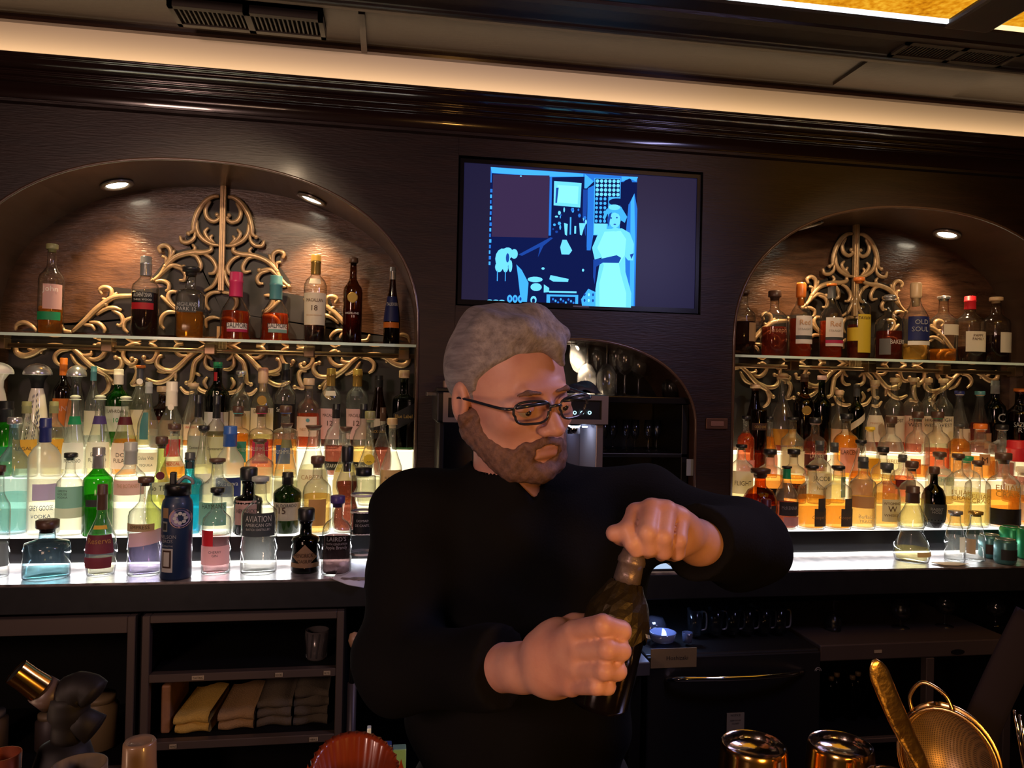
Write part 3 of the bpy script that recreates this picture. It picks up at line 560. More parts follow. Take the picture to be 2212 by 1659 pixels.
CALLS = []; SOLVED = {}
def B_(*a, **k): CALLS.append((a, k))
def solve():
    "find a stand for every bottle on its own step so that none touches another"
    rn = random.Random(11); it = []
    for a, k in CALLS:
        row, x, top, w_ = a[:4]; y0 = PLC[row][1] if row in PLC else sum(ROWY[row][:2])/2
        if row not in PLC: w_ *= 1.06
        y0 = k.get('Y') or y0; r = (at(x+w_/2, top, y0).x-at(x-w_/2, top, y0).x)/2
        if row in PLC: lo, hi = (y0, y0) if k.get('Y') or row in 'ST' else (y0-.05, min(y0+.04, 2.60-r))
        else: f, b, _ = ROWY[row]; b = 3.017 if row == 'A' else b; lo, hi = f+r*.4, b-r-.0015; lo = min(lo, hi)
        it.append([row, x, top, lo, hi, r, (lo+hi)/2])
    X = lambda e, y: at(e[1], e[2], y).x
    def pen(i, y):
        e = it[i]; xx = X(e, y); s = 0
        for j, q in enumerate(it):
            if j == i or abs(q[1]-e[1]) > 150 or (q[0] in 'ST') != (e[0] in 'ST'): continue
            g = math.hypot(xx-XX[j], y-q[6])-e[5]-q[5]-.001
            if g < 0: s += g*g
        return s
    XX = [X(e, e[6]) for e in it]
    for sweep in range(25):
        for i, e in enumerate(it):
            c = [e[6]]+[rn.uniform(e[3], e[4]) for _ in range(4)]+[e[3], e[4]]; y = min(c, key=lambda v: pen(i, v)+1e-9*abs(v-e[6])); e[6] = y; XX[i] = X(e, y)
    R = [e[5] for e in it]
    for sweep in range(30):
        for i in range(len(it)):
            for j in range(i):
                if abs(it[i][1]-it[j][1]) > 150 or (it[i][0] in 'ST') != (it[j][0] in 'ST'): continue
                d = math.hypot(XX[i]-XX[j], it[i][6]-it[j][6])-.0008; o = R[i]+R[j]-d
                if o > 0: f = max(.72, 1-o/(R[i]+R[j])); R[i] = max(R[i]*f, it[i][5]*.66); R[j] = max(R[j]*f, it[j][5]*.66)
    for e, r in zip(it, R): SOLVED[(e[0], e[1], e[2])] = (e[6], r)
    out = None
    for a, k in CALLS:
        o = bottle(*a, **{q: v for q, v in k.items() if q != 'Y'})
        if a[1] == 82: out = o
    return out
# ---- left glass shelf
B_('S', 113, 527, 54, 'w', 'c', 'a', .31, 'k:olive', [(.28, .55, 'pink', -.35, .8), (.16, .25, 'green', -.8, .7)], [('John', .47, 'white', .5, .1)], 'tall clear bottle with see-through label and green band')
B_('S', 316, 554, 58, 'w', 'c', 'k', .55, 'n:silver', [(.42, .55, 'black', -.75, .55), (.34, .42, 'red', -.75, .55)], [('AUCHENTOSHAN', .49, 'white', .34, -.1), ('THREE WOOD', .445, 'white', .16, -.1)], 'dark whisky bottle with black and red label and silver cap', cs=.76)
B_('S', 413, 577, 60, 'q', 'c', 'a', .38, 'h:black', [(.36, .50, 'dgrey', -.8, .55)], [('HIGHLAND', .44, 'silver', .32, -.1), ('PARK 12', .38, 'silver', .30, -.15)], 'squat embossed bottle with amber whisky and grey label')
B_('S', 511, 588, 72, 'd', 'c', 'r', .43, 'n:mag', [(.16, .25, 'white', -.35, .7), (.12, .16, 'mag', -.35, .7)], [('DALMORE', .18, 'dgrey', .32, .2)], 'bell shaped bottle of red whisky with magenta capsule')
B_('S', 597, 596, 69, 'd', 'c', 'r', .43, 'n:dteal', [(.18, .26, 'white', -.3, .7), (.13, .18, 'sea', -.3, .7)], [('DALMORE', .20, 'dgrey', .32, .22)], 'bell shaped bottle of red whisky with teal capsule')
B_('S', 683, 551, 50, 'm', 'c', 'k', .20, 'n:gold', [(.20, .56, 'cream'), (.66, .72, 'cream', -.4, .4)], [('MACALLAN', .46, 'brown', .30), ('18', .36, 'brown', .5), ('HIGHLAND SINGLE MALT', .30, 'tan', .14)], 'tall whisky bottle with large cream label reading 18')
B_('S', 764, 557, 42, 'w', 'b', 'm', .40, 'k:brown', [(.46, .60, 'gold', .55, 9)], [('18', .30, 'white', .3, .1), ('HIGHLAND', .34, 'white', .22)], 'dark bottle with round gold medallion and cork')
B_('S', 849, 577, 36, 'c', 'b', 'k', .5, 'n:silver', [(.30, .62, 'navy', -.9, .7), (.22, .29, 'orange', -.9, .7)], [('TALISKER', .50, 'white', .4)], 'slim dark bottle with navy label and orange band', cs=.84)
# ---- left niche, top back row
B_('A', -6, 782, 66, 'z', 'W', None, 0, 'D:white', [], [], 'plain white ceramic decanter with white dome, cut by frame edge,', cs=.86)
B_('A', 82, 785, 84, 'z', 'W', None, 0, 'D:silver', [(.70, .895, 'black', -1.15, 1.15)], [], 'white ceramic decanter with blue painted vines and chrome dome', cs=.86)
B_('A', 138, 773, 58, 'w', 'b', 'm', .5, 'n:orange', [(.22, .54, 'orange')], [('AN', .40, 'pink', .6)], 'dark bottle with bright orange capsule and orange label', cs=.80)
B_('A', 166, 789, 76, 'f', 'c', 'c', .3, 'D:silver', [], [], 'clear flared decanter topped with a chrome dome', cs=.86)
B_('A', 203, 791, 50, 'l', 'c', 'c', .3, 'n:dteal', [(.15, .45, 'cream')], [], 'clear bottle with dark teal capsule', cs=.82)
B_('A', 257, 797, 58, 'w', 'g', 'c', .1, 'n:cream', [(.20, .52, 'white')], [('1815', .86, 'brown', .22), ('LAPHROAIG', .44, 'brown', .3), ('10', .32, 'green', .4)], 'green glass bottle with cream capsule and white label', cs=.80)
B_('A', 304, 789, 56, 'l', 'c', 'y', .4, 'kn:orange/dgrey', [(.15, .46, 'cream'), (.76, .84, 'cream', .30, 9)], [], 'clear bottle with orange cork and cream neck seal')
B_('A', 352, 834, 52, 'r', 'b', 'a', .5, 'k:cork', [(.20, .45, 'tan')], [], 'low amber bottle with copper coloured lid')
B_('A', 418, 827, 54, 'c', 'c', 'a', .3, 'k:cork', [(.12, .36, 'cream')], [('WHISKY', .3, 'red', .2)], 'clear sloping bottle with pale cork and cream label')
B_('A', 471, 782, 62, 'w', 'd', 'k', .6, 'n:green', [(.78, .88, 'red', -.6, 0), (.2, .42, 'white')], [('12', .60, 'cream', .5)], 'large dark green bottle with red neck tag', cs=.93)
B_('A', 521, 801, 48, 'w', 'c', 'a', .3, 'kn:silver/purple', [(.16, .48, 'cream')], [('Irish', .42, 'brown', .36, .2)], 'clear bottle with silver cap and purple neck band')
B_('A', 569, 794, 54, 'l', 'c', 'y', .4, 'k:cork', [(.18, .50, 'cream'), (.56, .63, 'gold', .42, 9)], [('GLENLIVET', .44, 'brown', .34)], 'clear bottle with wide cork, gold seal and cream label')
B_('A', 618, 785, 50, 'w', 'c', 'm', .4, 'n:black', [(.18, .52, 'black')], [('Smoke', .43, 'white', .45, -.1)], 'clear bottle with black capsule and black label', cs=.80)
B_('A', 668, 817, 54, 'r', 'c', 'r', .50, 'kn:cork/black', [(.18, .46, 'cream', -.85, .6), (.38, .44, 'dteal', .16, 9)], [('WEST CORK', .26, 'tan', .26)], 'clear bottle of rosy whisky with pale wooden cap')
B_('A', 716, 796, 49, 'm', 'c', 'k', .15, 'n:gold', [(.12, .50, 'pink'), (.66, .72, 'cream', -.4, .4)], [('MACALLAN', .40, 'brown', .3), ('12', .29, 'brown', .5)], 'whisky bottle reading 12 with tan capsule, left of two,')
B_('A', 773, 797, 49, 'm', 'c', 'k', .15, 'n:gold', [(.12, .50, 'pink'), (.66, .72, 'dgrey', -.4, .4)], [('MACALLAN', .40, 'brown', .3), ('12', .29, 'brown', .5)], 'whisky bottle reading 12 with tan capsule, right of two,')
B_('A', 819, 811, 48, 'c', 'b', 'k', .4, 'n:black', [(.30, .42, 'cream', -.5, .8), (.16, .32, 'black', -.9, .9, .06)], [('BLACK LABEL', .23, 'gold', .26)], 'sloping dark bottle with slanting black label', cs=.84)
B_('A', 874, 800, 46, 'q', 'd', 'k', .4, 'k:cork', [(.30, .52, 'black', -1, 1, .07)], [('Blue Label', .40, 'gold', .34)], 'square dark bottle with slanting label and pale cork')
# ---- left niche, third row
B_('B', 14, 866, 56, 'w', 'g', None, 0, 'n:black', [(.2, .4, 'green')], [], 'dark green bottle with black capsule at the frame edge,', cs=.72)
B_('B', 58, 867, 52, 'w', 'c', 'p', .3, 'n:olive', [(.12, .50, 'amber')], [('ILEGAL', .36, 'brown', .34)], 'clear bottle with olive wax top, amber label, left of two,', cs=.84)
B_('B', 117, 867, 50, 'w', 'c', 'y', .5, 'n:olive', [(.12, .50, 'amber')], [('ILEGAL', .36, 'brown', .34)], 'clear bottle with dark wax top, amber label, right of two,', cs=.84)
B_('B', 163, 853, 58, 'c', 'c', 'c', .4, 'b:pale', [(.64, .74, 'green', -1.1, 1.1), (.10, .42, 'white', -.9, .75)], [('DON', .25, 'dgrey', .36), ('FULANO', .18, 'dgrey', .36)], 'ball stoppered tequila bottle with green neck band')
B_('B', 217, 853, 58, 'c', 'c', 'p', .4, 'b:pale', [(.64, .74, 'purple', -1.1, 1.1), (.10, .42, 'white', -.9, .75)], [('DON', .25, 'dgrey', .36), ('FULANO', .18, 'dgrey', .36)], 'ball stoppered tequila bottle with purple neck band')
B_('B', 272, 855, 58, 'c', 'c', 'a', .46, 'b:pale', [(.64, .74, 'maroon', -1.1, 1.1), (.10, .42, 'white', -.9, .75)], [('DON', .25, 'dgrey', .36), ('FULANO', .18, 'dgrey', .36)], 'ball stoppered tequila bottle with maroon neck band')
B_('B', 322, 825, 56, 'l', 'c', 'c', .5, 'n:lgrey', [(.06, .26, 'cream'), (.40, .68, 'dteal', -.5, .1)], [('Dulce Vida', .19, 'dgrey', .34), ('TEQUILA', .12, 'dgrey', .24)], 'clear tequila bottle with long teal strip on neck', cs=.88)
B_('B', 372, 824, 58, 'l', 'c', 'p', .42, 'n:cream', [(.22, .40, 'red', -.3, .7), (.70, .76, 'cream', .26, 9)], [], 'clear long necked bottle with cream sleeve and red label', cs=.74)
B_('B', 430, 852, 46, 'o', 'c', 'p', .45, 'n:black', [(.12, .50, 'lgrey', -.75, .75)], [('A', .80, 'silver', .3), ('Centenario', .34, 'dgrey', .3)], 'oval bottle with black cap and grey label', cs=.72)
B_('B', 469, 854, 46, 'o', 'c', 'y', .5, 'n:black', [(.12, .50, 'pale', -.75, .75)], [('A', .80, 'gold', .3), ('Centenario', .34, 'dgrey', .3)], 'oval bottle with black cap and yellowish label', cs=.72)
B_('B', 515, 877, 46, 'q', 'c', 'o', .60, 'kn:brown/teal', [(.20, .50, 'teal', -.6, .9)], [('BUSHMILLS', .36, 'white', .34, .1)], 'orange whiskey bottle with teal label and neck band')
B_('B', 566, 877, 50, 'q', 'c', 'r', .52, 'kn:brown/mag', [(.20, .52, 'mag', -.7, .7)], [('BUSHMILLS', .38, 'white', .34)], 'whiskey bottle with magenta label and neck band')
B_('B', 618, 876, 52, 'q', 'c', 'a', .52, 'kn:brown/blue', [(.20, .46, 'blue', -.7, .5)], [('BUSHMILLS', .34, 'white', .34)], 'whiskey bottle with blue label and neck band')
B_('B', 727, 872, 48, 'o', 'c', 'm', .42, 'n:black', [(.10, .22, 'black')], [('STARWARD', .14, 'white', .34)], 'clear rounded bottle with black capsule, left of two,', cs=.80)
B_('B', 786, 872, 46, 'o', 'c', 'h', .42, 'n:black', [(.10, .22, 'black')], [('STARWARD', .14, 'white', .34)], 'clear rounded bottle with black capsule, right of two,', cs=.80)
B_('B', 828, 880, 40, 'b', 'c', 'm', .42, 'n:brown', [], [], 'dark necked bottle of rosy spirit by the niche end', cs=.80)
# ---- left niche, second row
B_('C', 377, 915, 60, 'b', 'c', 'o', .5, 'kn:brown/tan', [(.48, .55, 'cream'), (.1, .35, 'cream')], [('MEZCAL', .50, 'red', .2)], 'brown stoppered bottle of orange spirit with red neck')
B_('C', 441, 919, 48, 'c', 'c', 'p', .5, 'kn:black/black', [(.14, .40, 'white', -.7, .7)], [('Reserva', .28, 'dgrey', .3)], 'clear sloping bottle with square black stopper and label')
B_('C', 498, 920, 60, 'l', 'f', 'c', .56, 'n:blue', [(.12, .36, 'navy', -.7, .7)], [('Reserva', .26, 'white', .34)], 'frosted bottle with bright blue neck and navy label', cs=.74)
B_('C', 562, 948, 60, 'w', 'c', 'p', .55, 'kn:brown/sea', [(.18, .45, 'cream', -.7, .7)], [('AGUAR', .34, 'amber', .34)], 'pale yellow spirit bottle with small brown cork')
B_('C', 620, 914, 52, 'c', 'c', 'p', .42, 't:brown', [(.70, .80, 'olive', -1.1, 1.1), (.1, .3, 'pale')], [], 'sloping clear bottle with tapered stopper and twine neck')
B_('C', 678, 919, 66, 'c', 'c', 'p', .5, 't:brown', [(.10, .46, 'cream')], [('CABEZA', .34, 'tan', .3)], 'wide sloping bottle with tapered stopper and cream label')
B_('C', 748, 922, 56, 'b', 'c', 'y', .5, 't:brown', [(.10, .42, 'cream')], [], 'sloping bottle of yellow spirit with dark square stopper')
B_('C', 800, 888, 56, 'b', 'c', 'p', .3, 'kn:olive/cork', [(.40, .58, 'yellow', .45, 9)], [('PIERRE', .50, 'brown', .22), ('FERRAND', .46, 'brown', .22)], 'clear bulbous bottle with yellow diamond seal')
B_('C', 848, 903, 50, 'b', 'c', 'm', .2, 'k:cork', [(.12, .40, 'tan')], [('BLENDED', .3, 'brown', .2)], 'clear bulbous bottle with pale cork and tan label')
# ---- left niche, front row
B_('D', 32, 901, 60, 'w', 't', 't', .35, 'k:silver', [], [], 'big pale blue bottle with silver brown cap')
B_('D', 99, 903, 68, 'g', 'f', 'c', .6, 'n:navy', [(.30, .44, 'lav', -.4, .75)], [('GREY GOOSE', .215, 'navy', .36), ('VODKA', .15, 'navy', .26)], 'frosted vodka bottle with navy neck and mountain scene', cs=.79)
B_('D', 153, 978, 60, 'w', 'c', 'c', .4, 'k:black', [(.34, .60, 'sea', -.85, .85), (.22, .34, 'pale', -.85, .85)], [('GREEN', .54, 'dgrey', .18, -.4), ('HOUSE', .50, 'dgrey', .18, -.4), ('VODKA', .46, 'dgrey', .18, -.4)], 'clear bottle with sea green label and black cap')
B_('D', 214, 966, 66, 'w', 'g', 'g', .45, 'n:silver', [(.34, .42, 'dgrey', -.5, .2)], [], 'bright green gin bottle with silver cap', cs=.76)
B_('D', 283, 955, 66, 'w', 'c', 'c', .5, 'n:lgrey', [(.44, .60, 'pink')], [('THE BOTANIST', .52, 'tan', .28)], 'clear embossed gin bottle with pinkish band and grey cap', cs=.76)
B_('D', 350, 943, 66, 'b', 'y', 'p', .46, 'k:brown', [(.42, .54, 'pale'), (.57, .64, 'maroon', .30, 9)], [('No TEN', .46, 'dgrey', .38)], 'pale green faceted gin bottle with maroon wax seal')
B_('D', 411, 977, 62, 'q', 'u', 'u', .45, 'n:dgrey', [], [], 'bright blue square gin bottle with black cap', cs=.80)
B_('D', 470, 990, 72, 'w', 'c', 'c', .5, 'kn:brown/lgrey', [(.14, .44, 'sea', -.9, .5)], [("HAYMAN'S", .36, 'dgrey', .32, -.1)], 'clear round gin bottle with pale teal label and brown cork')
B_('D', 538, 1009, 62, 's', 'k', 'k', .4, 'k:black', [(.16, .52, 'pink', -.7, .5)], [("HENDRICK'S", .34, 'dgrey', .3)], 'black apothecary bottle behind the clear black-labelled gin')
B_('D', 622, 1020, 58, 'm', 'd', 'g', .55, 'n:black', [(.22, .52, 'cream')], [('EL DORADO', .45, 'dgrey', .24), ('15', .34, 'brown', .5, -.3)], 'dark olive rum bottle with slanted cream label', cs=.80)
B_('D', 687, 985, 58, 'r', 'c', 'h', .5, 'k:brown', [(.12, .46, 'tan', -.4, .5)], [], 'clear bottle of yellow liqueur with brown cap and strip label')
B_('D', 751, 963, 56, 'v', 'c', 'm', .58, 'k:black', [], [], 'waisted bottle of dark purple liqueur with black cap')
# ---- counter below the left niche
B_('K', 2, 1005, 44, 'w', 'c', 'c', .3, 'k:brown', [(.1, .3, 'grey')], [], 'clear bottle cut off by the frame edge')
B_('K', 103, 1122, 100, 'e', 't', 't', .16, 'k:brown', [], [], 'squat grey glass decanter with wide brown lid', Y=2.46)
B_('K', 222, 1046, 68, 'b', 'c', 'p', .18, 'n:brown', [(.26, .46, 'maroon', -.8, .7), (.10, .22, 'maroon', -.8, .6), (.52, .56, 'amber', -.5, .5)], [('Reserva', .37, 'gold', .4)], 'clear round bottle with maroon hexagonal labels and red top', cs=.72)
B_('K', 316, 1030, 72, 'w', 'c', 'v', .36, 'k:brown', [(.46, .54, 'tan', -.9, .5), (.32, .46, 'pink', -.7, .9, .03)], [('EMPRESS', .49, 'brown', .24, -.2)], 'violet gin bottle with folded ribbon label')
B_('K', 470, 1053, 62, 'w', 'c', 'i', .42, 'k:black', [(.34, .52, 'red', -.85, -.1), (.12, .34, 'pink', -.9, .85)], [('CHERRY', .26, 'dgrey', .18), ('GIN', .22, 'dgrey', .18)], 'pink gin bottle with red flag label')
B_('K', 563, 1029, 78, 'w', 'c', 'c', .45, 'kn:lgrey/dgrey', [(.40, .64, 'dgrey', -.75, .75)], [('AVIATION', .555, 'white', .36), ('AMERICAN GIN', .505, 'white', .20), ('BATCH DISTILLED', .465, 'white', .13)], 'wide clear gin bottle with dark hexagonal label')
B_('K', 662, 1097, 62, 's', 'k', 'k', .5, 'k:black', [(.10, .17, 'tan')], [], 'black apothecary gin bottle with diamond label')
B_('K', 730, 1070, 64, 'r', 'c', 'k', .48, 'k:purple', [], [("LAIRD'S", .45, 'silver', .30), ('TENTH GENERATION', .40, 'silver', .16), ('Apple Brandy', .35, 'silver', .24)], 'rounded clear brandy bottle with white lettering')
B_('K', 786, 1028, 54, 'x', 'w', None, 0, '', [(.40, .62, 'black', -.6, .9)], [('DOMAINE', .53, 'white', .2, .1), ('DE CANTON', .48, 'white', .2, .1)], 'pale bamboo ringed liqueur bottle beside the bartender', Y=2.49)
# ---- right glass shelf
B_('T', 1608, 627, 46, 'w', 'c', 'k', .52, 'k:brown', [(.22, .50, 'tan', .2, .95)], [], 'clear necked bottle of dark whiskey at left end')
B_('T', 1674, 628, 52, 'r', 'c', 'm', .45, 'k:brown', [], [('Joseph', .36, 'tan', .42, .1)], 'rounded bottle with handwritten etched name')
B_('T', 1731, 611, 44, 'l', 'c', 'r', .52, 'k:orange', [(.18, .55, 'white', -.45, .85), (.24, .29, 'dgrey', -.45, .85)], [('Red', .43, 'tan', .5, .2), ('STRAIGHT', .36, 'lgrey', .2, .2)], 'white labelled red whiskey bottle with bright orange top')
B_('T', 1797, 613, 44, 'l', 'c', 'r', .50, 'kn:orange/dgrey', [(.16, .54, 'white', -.5, .85), (.24, .28, 'dgrey', -.5, .85), (.20, .24, 'mag', -.5, .85)], [('Red', .42, 'tan', .5, .2), ('STRAIGHT', .35, 'lgrey', .2, .2)], 'white labelled red whiskey bottle with dark neck, red stripe')
B_('T', 1856, 599, 44, 'w', 'c', 'm', .42, 'kn:orange/pink', [(.08, .54, 'yellow', -.2, .9), (.22, .38, 'yellow', -.95, -.2)], [('TAYLOR', .48, 'brown', .26, .35)], 'bottle with tall yellow label and pink neck')
B_('T', 1922, 636, 52, 'r', 'c', 'm', .44, 'b:silver', [(.08, .32, 'grey', -.7, -.1)], [("BAKER'S", .24, 'white', .34, .4)], 'round bottle with glass knob stopper and white lettering')
B_('T', 1979, 611, 48, 'l', 'c', 'h', .22, 'k:cork', [(.26, .56, 'navy', -.6, .85), (.20, .25, 'white', -.6, .85)], [('OLD', .46, 'silver', .4, .2), ('SOUL', .37, 'silver', .4, .1)], 'slender bottle with large navy label')
B_('T', 2039, 640, 50, 'w', 'c', 'a', .20, 'kn:silver/teal', [(.40, .56, 'cream', -.2, .85)], [], 'etched bottle with pewter stopper and teal neck')
B_('T', 2096, 640, 52, 'w', 'c', 'k', .24, 'n:red', [(.16, .46, 'cream', -.4, .9)], [('PAPPY', .38, 'brown', .2, .3), ('FAMILY', .33, 'brown', .2, .3)], 'bottle with red wax neck and cream label', cs=.80)
B_('T', 2152, 642, 50, 'w', 'c', 'k', .42, 'k:cork', [(.16, .46, 'cream', 0, .9)], [], 'dark bottle with cork and cream label at right end')
# ---- right niche, top back row
B_('A', 1632, 830, 52, 'c', 'b', 'm', .2, 'k:cork', [], [], 'sloping brownish bottle nearest the pillar')
B_('A', 1692, 805, 50, 'b', 'c', 'm', .25, 'b:tan', [(.1, .3, 'amber')], [], 'clear handled jug with copper knob stopper')
B_('A', 1738, 808, 44, 'w', 'b', 'k', .6, 'n:brown', [(.50, .58, 'gold', .45, 9)], [], 'black bottle with round brass medallion', cs=.90)
B_('A', 1776, 811, 42, 'w', 'd', 'k', .6, 'k:pink', [], [], 'black glossy bottle with pale pink cap')
B_('A', 1813, 842, 40, 'b', 'c', 'a', .3, 'k:cork', [(.10, .38, 'cream')], [], 'small necked bottle with pale cork and cream label')
B_('A', 1851, 830, 34, 'w', 'd', 'g', .5, 'n:dgrey', [(.40, .50, 'cream', -.7, .8, .12)], [], 'slim green bottle with slanting cream tag', cs=.82)
B_('A', 1891, 821, 44, 'b', 'c', 'm', .2, 'kn:cork/cream', [(.16, .52, 'cream')], [('PINHOOK', .40, 'tan', .22)], 'bottle with long cream neck label')
B_('A', 1933, 816, 42, 'w', 'c', 'm', .5, 'k:cork', [(.16, .50, 'cream')], [('GHOST', .42, 'dgrey', .36)], 'wood stoppered bottle of red brown whiskey')
B_('A', 1973, 816, 44, 'w', 'c', 'r', .5, 'k:cork', [(.14, .50, 'cream')], [('HIGH', .43, 'dgrey', .4), ('WEST', .36, 'dgrey', .4)], 'leftmost of three alike wood stoppered frontier whiskeys')
B_('A', 2006, 817, 40, 'w', 'c', 'p', .3, 'k:cork', [(.14, .50, 'cream')], [('HIGH', .43, 'dgrey', .4), ('WEST', .36, 'dgrey', .4)], 'middle of three alike wood stoppered frontier whiskeys')
B_('A', 2038, 818, 42, 'w', 'c', 'p', .3, 'k:cork', [(.14, .50, 'cream')], [('HIGH', .43, 'dgrey', .4), ('WEST', .36, 'dgrey', .4)], 'rightmost of three alike wood stoppered frontier whiskeys')
B_('A', 2073, 844, 38, 'c', 'c', 'm', .2, 'kn:navy/cream', [(.10, .40, 'cream', -.2, .85)], [], 'bottle with dark blue cap and ribbon')
B_('A', 2117, 845, 36, 'c', 'c', 'm', .5, 'kn:dteal/cork', [(.10, .34, 'tan', .1, .9)], [], 'bottle with light blue ribbon on its neck')
B_('A', 2150, 822, 36, 'w', 'k', None, 0, 'n:grey', [], [('C', .44, 'silver', .9, .3)], 'slim black bottle with white crescent mark', cs=.82)
B_('A', 2204, 839, 44, 'w', 'b', 'k', .5, 'kn:orange/cream', [], [('SAZERAC', .42, 'silver', .4), ('RYE', .34, 'silver', .4)], 'dark bottle with white script at the frame edge,')
# ---- right niche, third row
B_('B', 1612, 898, 42, 'w', 'c', 'r', .72, 'k:black', [(.08, .3, 'pink')], [], 'black capped bottle of red liquid near pillar')
B_('B', 1640, 884, 38, 'x', 'b', 'r', .4, '', [(.70, .80, 'brown')], [('GOLD LINE', .73, 'gold', .34)], 'jar shaped brown bottle with gold letters')
B_('B', 1663, 899, 38, 'c', 'c', 'o', .66, 'k:black', [(.06, .40, 'pink')], [], 'black capped bottle with dark neck ribbon')
B_('B', 1713, 901, 42, 'w', 'c', 'p', .5, 'kn:black/dgrey', [(.10, .45, 'cream')], [('LUXARDO', .50, 'amber', .22)], 'pale bottle with gold ringed black cap')
B_('B', 1761, 902, 46, 'r', 'c', 'm', .6, 'kn:black/pink', [(.20, .40, 'maroon')], [('LARCENY', .34, 'cream', .38, .1)], 'plum coloured whiskey bottle with pink neck')
B_('B', 1829, 893, 46, 'r', 'c', 'o', .66, 'kn:black/dgrey', [(.10, .48, 'pink', -.5, .8)], [('LARCENY', .38, 'brown', .38, .1)], 'orange whiskey bottle with tall pink label')
B_('B', 1880, 922, 36, 'c', 'c', 'y', .4, 'k:yellow', [(.1, .4, 'amber')], [], 'clear bottle with yellow cap')
B_('B', 1925, 899, 48, 'o', 'c', 'p', .3, 'k:brown', [], [('BELLE', .26, 'tan', .3)], 'rounded clear decanter with embossed arch')
B_('B', 1983, 889, 46, 'r', 'c', 'a', .2, 'kn:brown/sea', [(.08, .3, 'orange', -.6, 0)], [('BOURBON', .2, 'brown', .2, .2)], 'fluted bottle with grey green neck label')
B_('B', 2026, 889, 46, 'r', 'c', 'r', .45, 'kn:brown/green', [(.06, .16, 'pale')], [('RYE', .78, 'white', .3)], 'fluted bottle of red rye with green neck label')
B_('B', 2072, 915, 38, 'w', 'c', 'a', .72, 'k:dgrey', [(.3, .5, 'cream', 0, .9)], [], 'amber bottle with dark grey lid')
B_('B', 2118, 915, 46, 'q', 'c', 'a', .4, 'kn:orange/cream', [(.26, .46, 'tan', -.4, .4)], [('M', .30, 'brown', .5)], 'square bottle embossed with a framed letter')
B_('B', 2165, 917, 42, 'r', 'c', 'm', .3, 'kn:black/cream', [], [], 'clear shouldered bottle with black cap, cream neck')
# ---- right niche, second row
B_('C', 1602, 960, 44, 'w', 'c', 'p', .4, 'k:black', [(.18, .56, 'cream', -.9, .9)], [('FLIGHT', .32, 'brown', .4)], 'clear bottle with cream winged label by the pillar')
B_('C', 1663, 970, 54, 'r', 'c', 'a', .52, 'k:black', [(.06, .30, 'black')], [], 'black labelled amber whiskey bottle')
B_('C', 1715, 970, 48, 'r', 'c', 'o', .50, 'k:black', [(.10, .38, 'brown')], [("O'GDAN", .30, 'orange', .3)], 'black capped bottle with orange lettering')
B_('C', 1771, 952, 48, 'r', 'c', 'p', .5, 'n:dgrey', [(.10, .50, 'cream')], [('JACOB', .38, 'dgrey', .4), ('No 9', .24, 'dgrey', .3)], 'pale bottle with large black lettering', cs=.84)
B_('C', 1803, 956, 46, 'r', 'c', 'y', .45, 'n:dgrey', [(.1, .44, 'dteal', .3, .9)], [], 'clear bottle with dark green side label', cs=.84)
B_('C', 1860, 950, 42, 'c', 'c', 'o', .5, 'k:black', [(.08, .40, 'tan')], [], 'orange whiskey bottle behind the round buffalo bottle')
B_('C', 1908, 965, 42, 'r', 'c', 'h', .5, 'kn:black/cream', [(.10, .42, 'orange', -.2, .9)], [('MAKERS', .36, 'red', .2)], 'bottle with cream and black striped neck')
B_('C', 1950, 982, 46, 'o', 'c', 'r', .55, 'n:dgrey', [(.3, .5, 'maroon')], [], 'dark red rounded bottle with grey stopper', cs=.84)
B_('C', 2030, 976, 50, 'r', 'c', 'p', .40, 'k:brown', [(.36, .54, 'pale')], [("MICHTER'S", .44, 'sea', .32)], 'bottle with pale green label behind the black one')
B_('C', 2088, 985, 46, 'r', 'c', 'p', .3, 'kn:green/cream', [], [], 'clear bottle with green cap between two decanters')
B_('C', 2198, 951, 46, 'l', 'c', 'm', .4, 'n:red', [(.1, .3, 'cream')], [], 'bottle sealed with long bright red wax', cs=.66)
# ---- right niche, front row
B_('D', 1643, 1012, 72, 'o', 'a', 'm', .55, 'h:brown', [(.16, .42, 'dgrey', -.4, .6)], [], 'ornate round amber bottle with dark stopper')
B_('D', 1700, 1007, 50, 'l', 'c', 'm', .42, 'kn:black/green', [(.22, .44, 'dgrey', -.6, .95), (.06, .2, 'pink', -.3, .9)], [('McKENNA', .32, 'silver', .34, .1)], 'bottle with green neck and charcoal label')
B_('D', 1754, 1005, 58, 'w', 'c', 'o', .52, 'kn:black/dgrey', [(.06, .34, 'dgrey', 0, .85), (.30, .50, 'dgrey', .18, .7)], [("Cooper's", .18, 'tan', .26, .42)], 'orange whiskey with keyhole label, left of two,')
B_('D', 1811, 1006, 56, 'w', 'c', 'o', .44, 'kn:black/dgrey', [(.06, .34, 'dgrey', 0, .85), (.30, .50, 'dgrey', .18, .7)], [("Cooper's", .18, 'tan', .26, .42)], 'orange whiskey with keyhole label, right of two,')
B_('D', 1865, 987, 52, 'w', 'c', 'h', .44, 'n:dgrey', [(.30, .46, 'tan', -.8, .5)], [('Buffalo', .16, 'cream', .3), ('TRACE', .10, 'cream', .24)], 'whiskey bottle with brown buffalo picture', cs=.84)
B_('D', 1916, 1000, 52, 'r', 'c', 'h', .52, 'k:dgrey', [(.12, .46, 'pale', -.4, .85)], [('WYOMING', .38, 'brown', .22, .2), ('W', .27, 'brown', .5, .2), ('WHISKEY', .20, 'brown', .22, .2)], 'amber whiskey bottle with pale W label')
B_('D', 1970, 996, 56, 'r', 'c', 'y', .44, 'kn:brown/cream', [], [], 'clear bottle of pale yellow spirit, brown cap')
